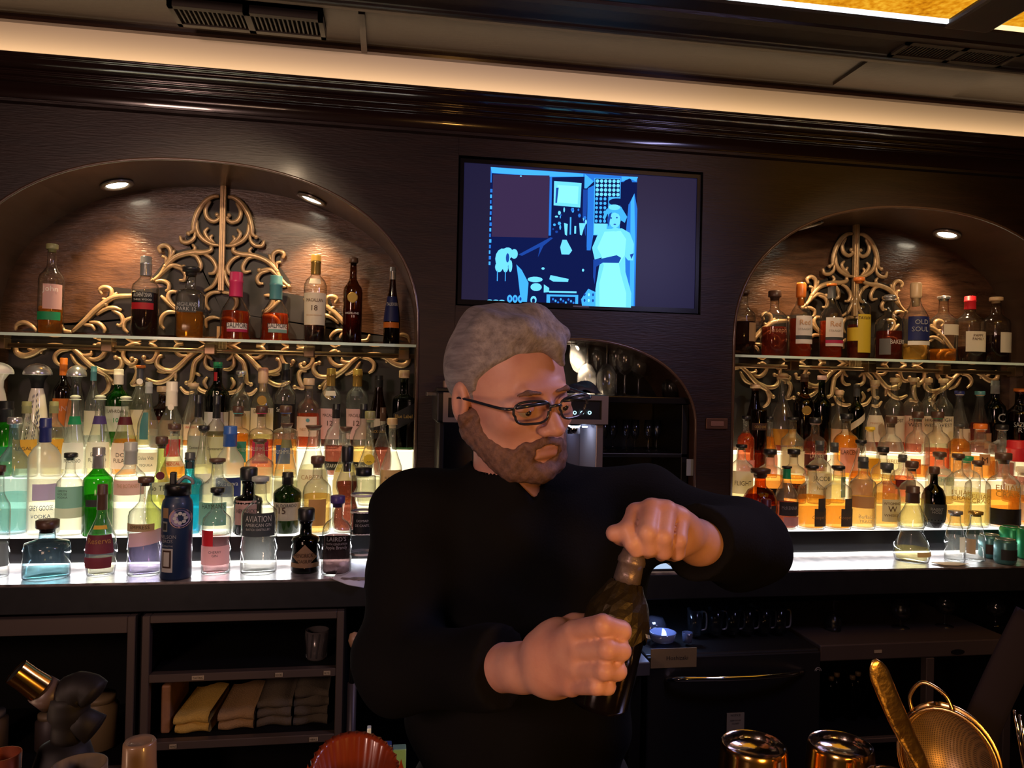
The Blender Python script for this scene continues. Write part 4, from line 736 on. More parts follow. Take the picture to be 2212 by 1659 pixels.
B_('D', 2018, 1008, 54, 'o', 'k', 'k', .5, 'k:brown', [(.1, .4, 'dgrey')], [('RABBIT', .30, 'lgrey', .24), ('HOLE', .25, 'lgrey', .24)], 'black quilted glass bottle')
B_('D', 2070, 980, 60, 'w', 'c', 'h', .40, 'k:brown', [], [('ELIJAH', .46, 'gold', .4), ('CRAIG', .39, 'gold', .4)], 'pale gold whiskey decanter, leftmost of three,')
B_('D', 2113, 995, 58, 'w', 'c', 'y', .50, 'k:brown', [], [('ELIJAH', .44, 'gold', .4), ('CRAIG', .37, 'gold', .4)], 'pale gold whiskey decanter, middle of three,')
B_('D', 2168, 978, 64, 'r', 'c', 'o', .48, 'k:brown', [(.04, .26, 'black', -.8, .8)], [('ELIJAH', .50, 'gold', .4), ('CRAIG', .42, 'gold', .4)], 'orange whiskey decanter, rightmost of three,')
B_('D', 2208, 1008, 40, 'r', 'c', 'a', .5, 'k:cream', [(.1, .4, 'cream')], [], 'bottle with cream cap cut by the frame edge')
# ---- counter at right
B_('R', 1972, 1050, 66, 'v', 'c', 'y', .18, 'n:brown', [(.10, .16, 'tan', 0, .8)], [], 'waisted clear bottle with yellow liqueur and brown capsule', cs=.78)
B_('R', 2064, 1103, 36, 'n', 'c', 'c', .5, 'k:silver', [(.2, .5, 'cream', .1, .7)], [], 'small clear tonic bottle, left of two,')
B_('R', 2108, 1104, 36, 'n', 'c', 'c', .5, 'k:gold', [(.15, .45, 'tan', -.9, -.2)], [], 'small clear tonic bottle, right of two,')
B_('R', 1655, 1078, 62, 'b', 'c', 'm', .25, 'n:maroon', [], [], 'clear bulbous bottle with dark red capsule by the sleeve', cs=.72, Y=2.47)
ca = solve()
# ================================================================ extras on bottles
def vines():
    t = ca; base = None; bl = mat('cobalt_paint', (.01, .015, .10), .3, coat=.6); h = .27
    hh = max(v.co.z for v in ca.children[0].data.vertices)/.90; rr = max(v.co.x for v in ca.children[0].data.vertices)
    pf = KD['z'][0]
    for s, (x0, z0, x1, z1) in enumerate(((-.55, .10, -.25, .60), (.45, .10, .15, .62), (-.1, .05, .2, .4))):
        for i in range(9):
            f = i/8; x = x0+(x1-x0)*f; z = z0+(z1-z0)*f; R = prad(pf, z)*rr*1.03+.001
            for sg in (-1, 1):
                q = math.sin(x)+sg*.07; V = []
                for k in range(6):
                    a = 6.283*k/6; qq = q+.055*math.cos(a)*.7; V.append((R*qq, -R*math.sqrt(max(.01, 1-qq*qq)), (z*hh)+.0065*math.sin(a)+sg*.002))
                me('painted_leaf', V, [tuple(range(6))], bl, t)
vines()
# bamboo rings of the pale bottle, stickers of the water flask
dk = mat('flask_navy', (.012, .03, .085), .42, coat=.2)
p = at(385, 1020, 2.43); r = .0445; zb = CT+.0005; H = at(385, 1068, 2.43).z-zb
t = thing('water_flask', 'navy blue steel water flask with stickers and a black spout lid', 'flask', (p.x, 2.43, zb), .1)
G().lathe([(r*.95, 0), (r, .006), (r, H*.86), (r*.93, H*.93), (r*.80, H*.96), (r*.78, H)], 32).obj('flask_body', dk, t, True)
g = G().lathe([(r*.86, H), (r*.86, H+.026), (r*.80, H+.032), (0, H+.032)], 28); g.obj('lid', BLACK, t, True)
bevel(G().box(-.022, -.004, -.012, .012, H+.03, H+.068).obj('spout', BLACK, t), .004)
G().tube(spline([(.0, 0, H+.034), (.018, 0, H+.052), (.038, 0, H+.044), (.042, 0, H+.03)]), .0055, 8).obj('carry_loop', mat('loop_grey', (.20, .21, .22), .4), t, True)
pf = [(1, 0), (1, 1)]
def disc(x, z, rr, m, name='sticker', n=20, off=1.02):
    V = []
    for k in range(n):
        a = 6.283*k/n; q = x/r+rr/r*math.cos(a); q = max(-.98, min(.98, q)); V.append((q*r*off, -math.sqrt(1-q*q)*r*off, z+rr*math.sin(a)))
    return me(name, V, [tuple(range(n))], m, t)
disc(.014, H*.74, .030, paper('pink')); disc(.014, H*.74, .025, paper('lav'), off=1.035); 
for k in range(8):
    a = 6.283*k/8; disc(.014+.014*math.cos(a), H*.74+.014*math.sin(a), .0055, paper('white'), n=8, off=1.05)
def fpatch(z0, z1, a0, a1, c, off=1.02): patch('sticker', pf, 2, r, 1, z0, z1, a0, a1, paper(c), t, off)
fpatch(H*.74, H*.86, -.62, -.30, 'tan'); fpatch(H*.58, H*.70, -.62, -.34, 'lgrey'); fpatch(H*.6, H*.68, -.58, -.38, 'dgrey', 1.035); fpatch(H*.10, H*.38, -.65, -.05, 'white'); fpatch(H*.15, H*.36, -.58, -.12, 'brown', 1.035); fpatch(H*.17, H*.34, -.5, -.2, 'white', 1.05)
def ffn(u, z): q = math.sin(max(-1.4, min(1.4, u/r))); return (r*1.04*q, -r*1.04*math.sqrt(1-q*q), z)
lettering('lettering', [('NELSON', -.02, H*.50, .011, .05), ('BROS', -.02, H*.45, .010, .05), ('Reserve', -.02, H*.40, .008, .05)], paper('silver'), t, ffn)
# ring grooves on the bamboo shaped bottle
bb = bpy.data.objects[[o.name for o in bpy.data.objects if o.get('label', '').startswith('pale bamboo')][0]]
gb = bb.children[0]; hh = max(v.co.z for v in gb.data.vertices); rb = max(v.co.x for v in gb.data.vertices)
for f in (.18, .40, .62, .80): G().lathe([(rb*.99, hh*f-.004), (rb*1.05, hh*f), (rb*.99, hh*f+.004)], 24, close=False).obj('ring', mat('cap_white', PC['white'], .38), bb, True)
G().lathe([(rb*.6, hh), (rb*.66, hh+.004), (rb*.66, hh+.026), (0, hh+.028)], 20).obj('stopper', capm('black'), bb, True)
# diamond label of the black gin bottle
kb = [o for o in bpy.data.objects if o.get('label', '').startswith('black apothecary gin')][0]
gb = kb.children[0]; R = max(v.co.x for v in gb.data.vertices); hh = max(v.co.z for v in gb.data.vertices)
def dm(u, z): q = max(-.97, min(.97, u/R)); return (R*q, -R*math.sqrt(1-q*q)*1.045-.0004, z)
n = 9; V = []; Fc = []
for i in range(n):
    f = -1+2*i/(n-1); hwf = (1-abs(f)); V += [dm(R*.85*f, hh*.33+hh*.25*hwf), dm(R*.85*f, hh*.33-hh*.22*hwf)]
Fc = [(2*i, 2*i+1, 2*i+3, 2*i+2) for i in range(n-1)]; me('diamond_label', V, Fc, paper('tan'), kb, True)
def dm2(u, z): v = dm(u, z); return (v[0], v[1]-.0012, v[2])
lettering('lettering', [("HENDRICK'S", 0, hh*.33, R*.30, R*1.5), ('OASIUM', 0, hh*.22, R*.26, R*1.0)], paper('brown'), kb, dm2)
# ---- small things on the back counter
t = tag(me('folded_napkin', *(lambda P: (P, [(0, 1, 4, 3), (1, 2, 5, 4), (3, 4, 7, 6), (4, 5, 8, 7)]))([at(x, y, Y) for x, y, Y in ((735, 1214, 2.56), (768, 1211, 2.56), (800, 1216, 2.55), (728, 1236, 2.44), (760, 1240, 2.43), (792, 1238, 2.42), (720, 1252, 2.372), (752, 1262, 2.366), (786, 1268, 2.366))]), mat('napkin_blue', (.80, .85, 1.0), .8), smooth=True), 'pale blue crumpled bar napkin hanging over the counter edge', 'napkin')
sd = t.modifiers.new('thick', 'SOLIDIFY'); sd.thickness = .003
for v in t.data.vertices: v.co.z = max(v.co.z, CT+.006) if v.co.y > 2.40 else (CT+.003 if v.co.z > CT-.004 else v.co.z); v.co.y -= .012
P = [at(x, y, Y) for x, y, Y in ((2012, 1216, 2.44), (2060, 1218, 2.44), (2092, 1226, 2.41), (2070, 1233, 2.39), (2040, 1230, 2.40))]
for q in P: q.z = CT+.003
t = tag(me('paper_slip', P, [(0, 1, 2, 3, 4)], mat('paper_cream', (.72, .60, .36), .8)), 'cream paper slip lying on the right counter edge', 'paper'); t.modifiers.new('thick', 'SOLIDIFY').thickness = .002
# cans beside the tonic bottles
def can(x, top, w, Y, col, label, band='white'):
    p = at(x, top, Y); r = (at(x+w/2, top, Y).x-at(x-w/2, top, Y).x)/2; h = p.z-CT-.0005
    t = thing('drink_can', label, 'can', (p.x, Y, CT+.0005), 0, 'cans on the right counter')
    G().lathe([(r*.75, 0), (r*.9, .004), (r, .012), (r, h-.012), (r*.85, h-.002)], 24).obj('can_body', mat('can_'+col, PC[col], .3, .4), t, True)
    G().lathe([(r*.85, h-.002), (r*.87, h), (r*.82, h), (r*.80, h-.004), (0, h-.004)], 24, close=False).obj('can_lid', mat('can_lid', (.6, .6, .6), .25, .9), t, True)
    patch('label_band', [(1, 0), (1, 1)], 2, r, h, .2, .62, -.8, .8, paper(band), t, 1.01)
can(2186, 1136, 42, 2.555, 'green', 'tall green drink can behind the dark short can', 'dteal'); can(2222, 1140, 40, 2.49, 'green', 'green drink can cut by the frame edge')
can(2138, 1154, 38, 2.52, 'dteal', 'dark short can beside the right tonic bottle', 'brown'); can(2172, 1164, 38, 2.42, 'dteal', 'dark short can in front of the tall green can', 'dgrey')
# ================================================================ under the back counter
FR = mat('dark_nickel', (.15, .115, .095), .42, .5)
def fbox(parent, name, x0, x1, z0, z1, y=2.385, d=.03, m=None): return bevel(G().box(x0, x1, y-d, y, z0, z1).obj(name, m or FR, parent), .002, 1)
def stick(parent, x, z, w_, text, y=2.352):
    G().box(x-w_/2, x+w_/2, y, y+.002, z-.006, z+.006).obj('price_sticker', mat('sticker_tan', (.46, .38, .24), .6), parent)
    lettering('lettering', [(text, x, z-.0035, .007, w_*.85)], mat('ink', (.02, .018, .015), .7), parent, lambda u, zz: (u, y-.0006, zz))
def cabinet(x0, x1, zt, label, hdr, rails):
    t = thing('glass_front_cooler', label, 'cabinet', (0, 0, 0))
    fbox(t, 'frame_post', x0, x0+.022, .05, zt); fbox(t, 'frame_post', x1-.022, x1, .05, zt); fbox(t, 'frame_header', x0+.022, x1-.022, zt-hdr, zt)
    for z in rails: fbox(t, 'shelf_rail', x0+.022, x1-.022, z-.024, z)
    for z in rails: bevel(G().box(x0+.022, x1-.022, 2.385, 2.84, z-.012, z-.004).obj('shelf_board', SOOT, t), .001)
    G().box(x0, x1, 2.84, 2.86, .05, zt).obj('back_board', SOOT, t); G().box(x0-.004, x0, 2.36, 2.86, .05, zt).obj('side_board', SOOT, t); G().box(x1, x1+.004, 2.36, 2.86, .05, zt).obj('side_board', SOOT, t); G().box(x0, x1, 2.36, 2.86, 0, .05).obj('plinth', BLACK, t)
    return t
ca1 = cabinet(-1.42, -.712, .862, 'dark framed bar cooler under the far left of the counter', .048, [.42])
ca2 = cabinet(-.694, -.118, .862, 'dark framed shelf cabinet holding folded towels, left of the bartender', .022, [.69, .492])
stick(ca2, -.535, .678, .034, 'TASTING', 2.352); stick(ca2, -.305, .678, .022, 'ROCKS', 2.352); stick(ca2, -.165, .678, .02, 'RYE', 2.352); stick(ca2, -.60, .48, .02, 'WINE', 2.352); stick(ca2, -.20, .48, .026, 'HIBALL', 2.352)
def towel(x0, x1, layers, y, z, col, label, taper=.0):
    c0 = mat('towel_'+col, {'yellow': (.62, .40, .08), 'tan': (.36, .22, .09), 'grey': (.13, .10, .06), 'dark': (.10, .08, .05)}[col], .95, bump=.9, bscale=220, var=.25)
    t = thing('folded_towel', label, 'towel', (0, 0, 0), 0, 'folded towels in the shelf cabinet')
    rn = random.Random(label)
    for k in range(layers):
        n = 10; V = []; Fc = []; th = .028; zb = z+k*th*.98; w_ = x1-x0
        ph = rn.uniform(0, 6)
        for i in range(n+1):
            f = i/n; x = x0+w_*f+rn.uniform(-.002, .002); sag = .005*math.sin(f*5+ph)+(.006*math.sin(f*math.pi))
            for (yy, zz) in ((y+.20, zb), (y+.012, zb), (y, zb+th*.2), (y-.004, zb+th*.5), (y, zb+th*.85), (y+.014, zb+th+sag), (y+.20, zb+th+.012+sag)):
                V.append((x+taper*(yy-y), yy+.006*math.sin(f*7+ph+k), zz+(sag*.3 if zz > zb+.001 else 0)))
        m_ = 7
        for i in range(n):
            for j in range(m_-1): a = i*m_+j; Fc.append((a, a+1, a+m_+1, a+m_))
        Fc.append(tuple(range(m_))); Fc.append(tuple(n*m_+j for j in range(m_-1, -1, -1)))
        me('towel_fold', V, Fc, c0, t, True)
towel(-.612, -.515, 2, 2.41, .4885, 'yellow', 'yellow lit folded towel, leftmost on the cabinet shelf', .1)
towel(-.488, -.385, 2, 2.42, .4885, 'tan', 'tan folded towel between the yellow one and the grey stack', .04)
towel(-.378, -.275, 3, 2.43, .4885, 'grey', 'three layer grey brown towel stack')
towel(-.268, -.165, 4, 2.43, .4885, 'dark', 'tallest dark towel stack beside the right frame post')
t = thing('wooden_divider', 'upright tan wooden divider board left of the yellow towel', 'board', (-.655, 2.42, .4885))
bevel(G().box(0, .028, 0, .22, 0, .145).obj('board', mat('pine', (.34, .17, .08), .6, var=.3), t), .006)
# cut glass tumbler above, bowl below, blade shape in far left cooler
CG = glass((.75, .75, .78), 'tumbler', .7, .15)
def tumbler(name, label, cat, p, r, h, m=CG, prof=None, seg=20, grp=None):
    t = thing(name, label, cat, p, 0, grp); G().lathe(prof or [(r*.8, 0), (r*.85, .004), (r, h), (r*.92, h), (r*.78, .008), (0, .008)], seg).obj('glass_bowl', m, t, True); return t
GLM = glass((.92, .94, .96), 'ware', .8, .12, .06)
tt = tumbler('cut_glass_tumbler', 'faceted cut glass tumbler inside the shelf cabinet', 'glass', (-.205, 2.46, .6865), .037, .09, mat('cut_glass', (.25, .22, .22), .15, trans=.6))
for i in range(12):
    a = 6.283*i/12; G().tube([(.034*math.cos(a), .034*math.sin(a), .01), (.038*math.cos(a+.25), .038*math.sin(a+.25), .085)], .0022, 5).obj('cut_facet', GLM, tt)
tumbler('ceramic_bowl', 'dark ridged bowl on the lower cabinet shelf', 'bowl', (-.40, 2.50, .056+.33), .062, .072, mat('bowl_dark', (.08, .06, .05), .6)); bpy.data.objects['ceramic_bowl'].location.z = .0505
# jars in the far left cooler
for i, (x, z0, h, r, c, lb) in enumerate(((-1.17, .4165, .12, .05, (.16, .09, .03), 'dark jar with pale lid in the far left cooler'), (-.86, .4165, .16, .055, (.20, .14, .07), 'tan storage box shaped jar behind the blow torch'), (-1.0, .4165, .11, .04, (.05, .035, .03), 'small dark bottle behind the blow torch head'), (-.80, .055, .12, .04, (.02, .02, .02), 'round black lidded tin low in the cooler'))):
    t = thing('storage_jar', lb, 'jar', (x, 2.52, z0)); G().lathe([(r*.9, 0), (r, .006), (r, h*.8), (r*.8, h*.86), (r*.8, h*.9)], 20).obj('jar_body', mat('jar_%d' % i, c, .5), t, True); G().lathe([(r*.84, h*.88), (r*.84, h), (0, h)], 20).obj('lid', mat('jar_lid', (.22, .16, .09), .5), t, True)
# ---- ice maker
im = thing('ice_machine', 'dark brushed steel under counter machine with curved chrome handle', 'appliance', (0, 0, 0))
x0, x1, zt = .826, 1.432, .718
DST = mat('dark_steel', (.055, .053, .052), .42, .75, bump=.05, bscale=250)
bevel(G().box(x0, x1, 2.33, 2.84, .08, zt-.012).obj('housing', DST, im), .006); bevel(G().box(x0-.003, x1+.003, 2.322, 2.84, zt-.010, zt).obj('top_plate', STEEL, im), .003); G().box(x0+.02, x1-.02, 2.36, 2.82, 0, .08).obj('plinth', SOOT, im)
bevel(G().box(x0+.004, x1-.004, 2.314, 2.33, .10, zt-.016).obj('door', DST, im), .004)
hp = [at(1443, 1472, 2.30), at(1480, 1467, 2.27), at(1590, 1465, 2.25), at(1700, 1458, 2.27), at(1740, 1453, 2.30)]; hp[0].y = hp[-1].y = 2.312
dr_ = [c for c in im.children if c.name.startswith('door')][0]; G().tube(spline(hp, 6), .0085, 10).obj('handle', CHROME, dr_, True)
a, b = at(1406, 1402, 2.312), at(1504, 1440, 2.312)
G().box(a.x, b.x, 2.311, 2.3135, b.z, a.z).obj('name_plate', mat('plate_tan', (.34, .24, .11), .5), dr_)
lettering('lettering', [('Hoshizaki', (a.x+b.x)/2+.012, (a.z+b.z)/2-.006, .014, (b.x-a.x)*.6)], mat('ink', (.02, .018, .015), .7), im, lambda u, z: (u, 2.3105, z))
G().lathe([(0, 0), (.011, .0), (.011, .002), (0, .002)], 9).obj('emblem', mat('ink', (.02, .018, .015), .7), im); e_ = im.children[-1]; e_.rotation_euler = (math.pi/2, 0, 0); e_.location = (a.x+.018, 2.311, (a.z+b.z)/2)
a, b = at(1570, 1541, 2.312), at(1607, 1580, 2.312)
G().box(a.x, b.x, 2.311, 2.3135, b.z, a.z).obj('notice_sticker', mat('sticker_tan2', (.42, .34, .22), .6), dr_)
lettering('lettering', [('NOTICE', (a.x+b.x)/2, a.z-.010, .007, .04), ('KEEP DOOR', (a.x+b.x)/2, a.z-.026, .005, .04), ('CLOSED', (a.x+b.x)/2, a.z-.036, .005, .04)], mat('ink', (.02, .018, .015), .7), im, lambda u, z: (u, 2.3105, z))
q = at(1768, 1450, 2.31)
for k in range(2): G().tube([(q.x+(.006+.005*k)*math.cos(a), 2.3125, q.z+(.006+.005*k)*math.sin(a)) for a in [i*.314 for i in range(11)]], .0013, 5).obj('arc_mark', mat('mark', (.3, .3, .3), .5), im)
lamp('under_counter_led', 'AREA', (at(1430, 1320, 2.42).x, 2.44, .855), .35, (.35, .5, 1), (at(1430, 1320, 2.42).x, 2.44, .7), size=.05)
# steel box left of it with ledge
t = thing('steel_ledge', 'small brushed steel ledge left of the ice machine', 'ledge', (0, 0, 0)); a, b = at(1366, 1432, 2.2), at(1404, 1460, 2.2)
bevel(G().box(a.x, b.x, 2.2, 2.6, b.z, a.z).obj('ledge_block', mat('bright_steel', (.30, .29, .33), .35, .8), t), .003); G().box(a.x+.01, b.x-.01, 2.25, 2.6, 0, b.z).obj('support', SOOT, t)
# ---- right cooler with steel rail
ca3 = thing('steel_glass_rack', 'steel topped rack with dark bottles under the right counter', 'cabinet', (0, 0, 0))
x0, x1 = 1.436, 2.16
bevel(G().box(x0, x1, 2.33, 2.84, .662, .716).obj('top_rail', FR, ca3), .004); fbox(ca3, 'rack_leg', 1.83, 1.86, .0, .66, 2.36); G().box(x0, 1.86, 2.80, 2.84, 0, .66).obj('back_board', SOOT, ca3); fbox(ca3, 'shelf_rail', x0, 1.83, .375, .392, 2.36, .02); G().box(x0, 1.83, 2.36, 2.80, .375, .385).obj('shelf_board', SOOT, ca3)
fbox(ca3, 'rack_leg', 2.13, 2.16, 0, .66, 2.36)
q = at(2068, 1408, 2.33); g = G().lathe([(.026*math.cos(0), 0), (.026, .002), (0, .002)], 20, ry=.36); o = g.obj('oval_badge', SOOT, ca3); o.rotation_euler = (math.pi/2, 0, 0); o.location = (q.x, 2.329, q.z)
q = at(1896, 1407, 2.329); G().box(q.x-.014, q.x+.014, 2.327, 2.329, q.z-.005, q.z+.005).obj('price_sticker', mat('sticker_tan', (.46, .38, .24), .6), ca3)
bevel(G().box(2.11, 2.14, 2.31, 2.33, .675, .712).obj('corner_bracket', mat('brass', (.55, .42, .18), .3, .9), ca3), .003)
for i in range(8):
    x = 1.50+i*.042; t = thing('storage_jar', 'dark glass bottle standing in shadow, %s from the ice machine' % ('first second third fourth fifth sixth seventh eighth'.split()[i]), 'jar', (x, 2.50+.03*(i % 2), .3925), 0, 'dark jars in the right rack')
    G().lathe([(.016, 0), (.018, .004), (.018, .08), (.008, .11), (.008, .14)], 14).obj('jar_body', glass((.3, .2, .1), 'brown_dark', .4, .1), t, True); G().lathe([(.010, .138), (.010, .152), (0, .152)], 12).obj('lid', mat('jar_lid2', (.25, .18, .10), .4), t, True)
# ---- mugs and glasses on the ice machine and rack
def wineglass(p, r, h, label, up=True, cat='glass', grp=None, name='stemmed_glass', stem=.45, m=None):
    t = thing(name, label, cat, p, 0, grp); sh = h*stem; m = m or GLM
    bowl = [(.004, sh), (r*.55, sh+h*.05), (r*.92, sh+h*.18), (r, sh+h*.30), (r*.86, h), (r*.83, h), (r*.95, sh+h*.30), (r*.85, sh+h*.19), (0, sh+h*.07)]
    foot = [(r*.85, 0), (r*.85, .002), (.006, .006), (.0035, .014), (.0035, sh)]
    if not up: bowl = [(a, h-b) for a, b in bowl]; foot = [(a, h-b) for a, b in foot]
    G().lathe(bowl, 22, close=False).obj('bowl', m, t, True); G().lathe(foot, 16, close=False).obj('stem_and_foot', m, t, True); return t
for i, (x, lb) in enumerate(((1508, 'leftmost glass coffee mug on the ice machine, facing right'), (1553, 'second glass mug from the left on the ice machine'), (1590, 'third glass mug from the left on the ice machine'), (1622, 'fourth glass mug from the left on the ice machine'), (1658, 'fifth glass mug from the left on the ice machine'), (1690, 'rightmost glass mug on the ice machine'))):
    p = at(x, 1345, 2.47); t = thing('glass_mug', lb, 'mug', (p.x-.012, 2.47, .7185), 0, 'glass mugs on the ice machine')
    G().lathe([(.020, 0), (.022, .004), (.027, .088), (.0255, .088), (.020, .008), (0, .008)], 20).obj('mug_body', GLM, t, True)
    G().tube(spline([(.024, 0, .078), (.040, 0, .074), (.043, 0, .05), (.040, 0, .02), (.023, 0, .014)], 4), .0032, 7).obj('handle', mat('handle_glass', (.35, .35, .36), .1, trans=.3, coat=1), t, True)
t = tumbler('glass_ashtray', 'thick round glass dish glowing blue on the ice machine', 'dish', (at(1432, 1360, 2.42).x, 2.42, .7185), .045, .03, mat('thick_glass', (.32, .40, .70), .08, trans=.5, coat=1)); 
t = tumbler('glass_bowl', 'dark glass bowl upside down behind the round glass dish', 'dish', (at(1418, 1345, 2.52).x-.01, 2.53, .7185), .05, .05, mat('smoke_glass', (.03, .03, .04), .1, coat=1), prof=[(.05, 0), (.05, .02), (.035, .045), (0, .05)])
tumbler('shot_glass', 'small square shot glass right of the round glass dish', 'glass', (at(1480, 1360, 2.42).x, 2.40, .7185), .018, .032, mat('thick_glass2', (.10, .12, .2), .08, trans=.3, coat=1))
for i, (x, r, h, up, st, lb) in enumerate(((1800, .030, .11, False, .42, 'upside down stemmed glass nearest the ice machine'), (1945, .035, .10, True, .28, 'round stemmed glass upright on the steel rack'), (2040, .036, .11, True, .40, 'wide sparkling coupe in the middle of the steel rack'), (2150, .036, .095, True, .30, 'round tasting glass at the right end of the steel rack'))):
    p = at(x, 1350, 2.48); wineglass((p.x, 2.48, .7165), r, h, lb, up, grp='glasses on the steel rack', stem=st)
# ================================================================ small middle niche
t = thing('dark_sideboard', 'black shelf unit filling the small arched niche', 'shelf unit', (0, 0, 0)); SZ = 1.528
bevel(G().box(.67, 1.125, 2.72, 3.05, SZ-.025, SZ).obj('top_shelf', mat('glossy_black', (.010, .009, .010), .15), t), .003); bevel(G().box(.67, 1.125, 2.74, 3.05, 1.30, 1.315).obj('middle_shelf', BLACK, t), .002)
bevel(G().box(1.10, 1.125, 2.74, 3.05, CT, SZ-.026).obj('side_panel', BLACK, t), .002); bevel(G().box(.67, .69, 2.74, 3.05, CT, SZ-.026).obj('side_panel', BLACK, t), .002)
for i in range(8):
    x = .74+i*.045; p = (x, 2.86+.03*(i % 2), 1.3155); wineglass(p, .018, .12, 'dim flute standing under the niche shelf, %s from left' % ('first second third fourth fifth sixth seventh eighth'.split()[i]), True, grp='flutes under the niche shelf', name='flute_glass', stem=.35)
GW = [(1248, .033, .215, 1, 2.84, 'tall glass half hidden by the bartender hair'), (1268, .036, .20, 0, 2.78, 'upside down glass second from the bartender head'), (1290, .036, .21, 1, 2.92, 'tall upright glass at the back beside the head'), (1310, .038, .205, 0, 2.80, 'large upside down glass in the middle of the row'), (1332, .033, .215, 1, 2.90, 'upright glass behind the large upside down glass'), (1350, .036, .20, 1, 2.80, 'bright upright wine glass right of the cluster'), (1380, .030, .17, 1, 2.86, 'slim upright wine glass, last of the cluster')]
for x, r, h, up, Y, lb in GW: p = at(x, 800, Y); wineglass((p.x, Y, SZ+.0008), r, h, lb, bool(up), grp='stemware on the niche shelf', stem=.40, m=glass((.98, .97, .95), 'bright_ware', .2, .15, .10))
p = at(1448, 850, 2.80); wineglass((p.x, 2.80, SZ+.0008), .034, .10, 'small upside down snifter alone on the niche shelf', False, stem=.28); p = at(1468, 850, 2.77)
t = tumbler('shot_glass', 'tiny faceted glass with a red print beside the snifter', 'glass', (p.x+.035, 2.765, SZ+.0008), .012, .042, GLM); patch('red_print', [(1, 0), (1, 1)], 2, .0115, .042, .35, .7, -.5, .5, paper('red'), t, 1.1)
lamp('niche_lamp', 'SPOT', (.69, 2.80, 1.72), 60, (1, .78, .55), (.60, 2.86, 1.4), spot_size=2.0, spot_blend=.8, shadow_soft_size=.03)
t = thing('downlight', 'small recessed downlight in the top of the small arched niche', 'light', (.69, 2.88, 1.7285)); G().lathe([(.03, 0), (.03, -.004), (.02, -.004), (.02, .002)], 20, close=False).obj('trim_ring', mat('ring', (.35, .3, .26), .3, .6), t, True); G().lathe([(.02, -.001), (0, -.001)], 16, close=False).obj('lens', emis('lens2', (1, .85, .65), 5), t)
# ---- espresso machine
em = thing('coffee_machine', 'steel fronted coffee machine with three round lit buttons behind the bartender', 'coffee machine', (0, 0, 0))
a, b = at(944, 846, 2.42), at(1312, 914, 2.42); zt = a.z; ex0, ex1 = a.x, b.x
bevel(G().box(ex0, ex1, 2.42, 2.70, 1.435, zt).obj('housing', BLACK, em), .006); EF = mat('satin_frame', (.34, .27, .24), .35, .7)
g = G().box(ex0+.02, ex1, 2.412, 2.419, zt-.018, zt-.002); g.obj('frame_rail', EF, em); G().box(ex0+.02, ex1, 2.412, 2.419, 1.437, 1.452).obj('frame_rail', EF, em)
G().box(ex0+.02, ex0+.036, 2.412, 2.419, 1.452, zt-.018).obj('frame_rail', EF, em); G().box(ex1-.022, ex1, 2.412, 2.419, 1.452, zt-.018).obj('frame_rail', EF, em)
for x in (1241.5, 1257.5, 1273.5):
    q = at(x, 891.5, 2.412); o = G().lathe([(.0060, 0), (.0060, .002), (.0038, .002), (.0038, 0)], 18, close=False).obj('lit_button', emis('button_blue', (.45, .85, 1), 2.2), em, True); o.rotation_euler = (math.pi/2, 0, 0); o.location = q
bevel(G().box(ex0+.01, ex0+.026, 2.43, 2.66, CT+.001, 1.435).obj('side_column', BLACK, em), .003); bevel(G().box(ex1-.035, ex1-.01, 2.43, 2.66, CT+.001, 1.435).obj('side_column', EF, em), .003)
bevel(G().box(ex0+.026, ex1-.035, 2.64, 2.66, CT+.06, 1.433).obj('back_plate', mat('mirror_steel', (.35, .38, .5), .12, 1), em), .002); bevel(G().box(ex0+.026, ex1-.035, 2.43, 2.64, CT+.001, CT+.06).obj('drip_tray', STEEL, em), .003)
for x in (.30, .62): G().tube([(x, 2.50, 1.435), (x, 2.50, 1.40)], .022, 16).obj('brew_group', CHROME, em, True)
o = G().lathe([(.009, 0), (.009, .004), (0, .004)], 12).obj('lamp_lens', emis('brew_light', (.7, .85, 1), 8), em); o.location = (ex1-.075, 2.425, 1.426)
lamp('brew_light', 'AREA', (ex1-.09, 2.50, 1.43), 1.2, (.45, .6, 1), (ex1-.09, 2.56, 1.0), size=.06)
t = thing('black_cloth', 'crumpled black cloth lying on the coffee machine beside the head', 'cloth', (at(1258, 840, 2.50).x, 2.50, zt+.0005)); g = G()
V = []; Fc = []; n = 12
for i in range(n+1):
    for j in range(n+1):
        u, v = i/n*2-1, j/n*2-1; rr = max(0, 1-u*u-v*v*.9); V.append((u*.055, v*.05, .004+.034*rr**.5*(1+.25*math.sin(5*u+3*v))))
for i in range(n):
    for j in range(n): k = i*(n+1)+j; Fc.append((k, k+1, k+n+2, k+n+1))
o = me('cloth_fold', V, Fc, mat('black_cloth', (.02, .02, .03), .6), t, True); o.modifiers.new('thick', 'SOLIDIFY').thickness = .003
t = thing('tamper_box', 'low tan box on a black tray at the left of the coffee machine', 'box', (at(965, 820, 2.50).x, 2.50, zt+.0005)); bevel(G().box(-.035, .06, -.05, .06, 0, .012).obj('tray', BLACK, t), .002); bevel(G().box(-.01, .035, -.03, .03, .012, .036).obj('box_body', mat('tan_box', (.45, .30, .2), .5), t), .003)
t = tag(bevel(G().box(at(921, 830, 2.55).x, at(941, 830, 2.55).x, 2.50, 2.60, zt-.014, zt-.002).obj('steel_bracket', STEEL), .002), 'small steel bracket at the left edge of the coffee machine', 'bracket')
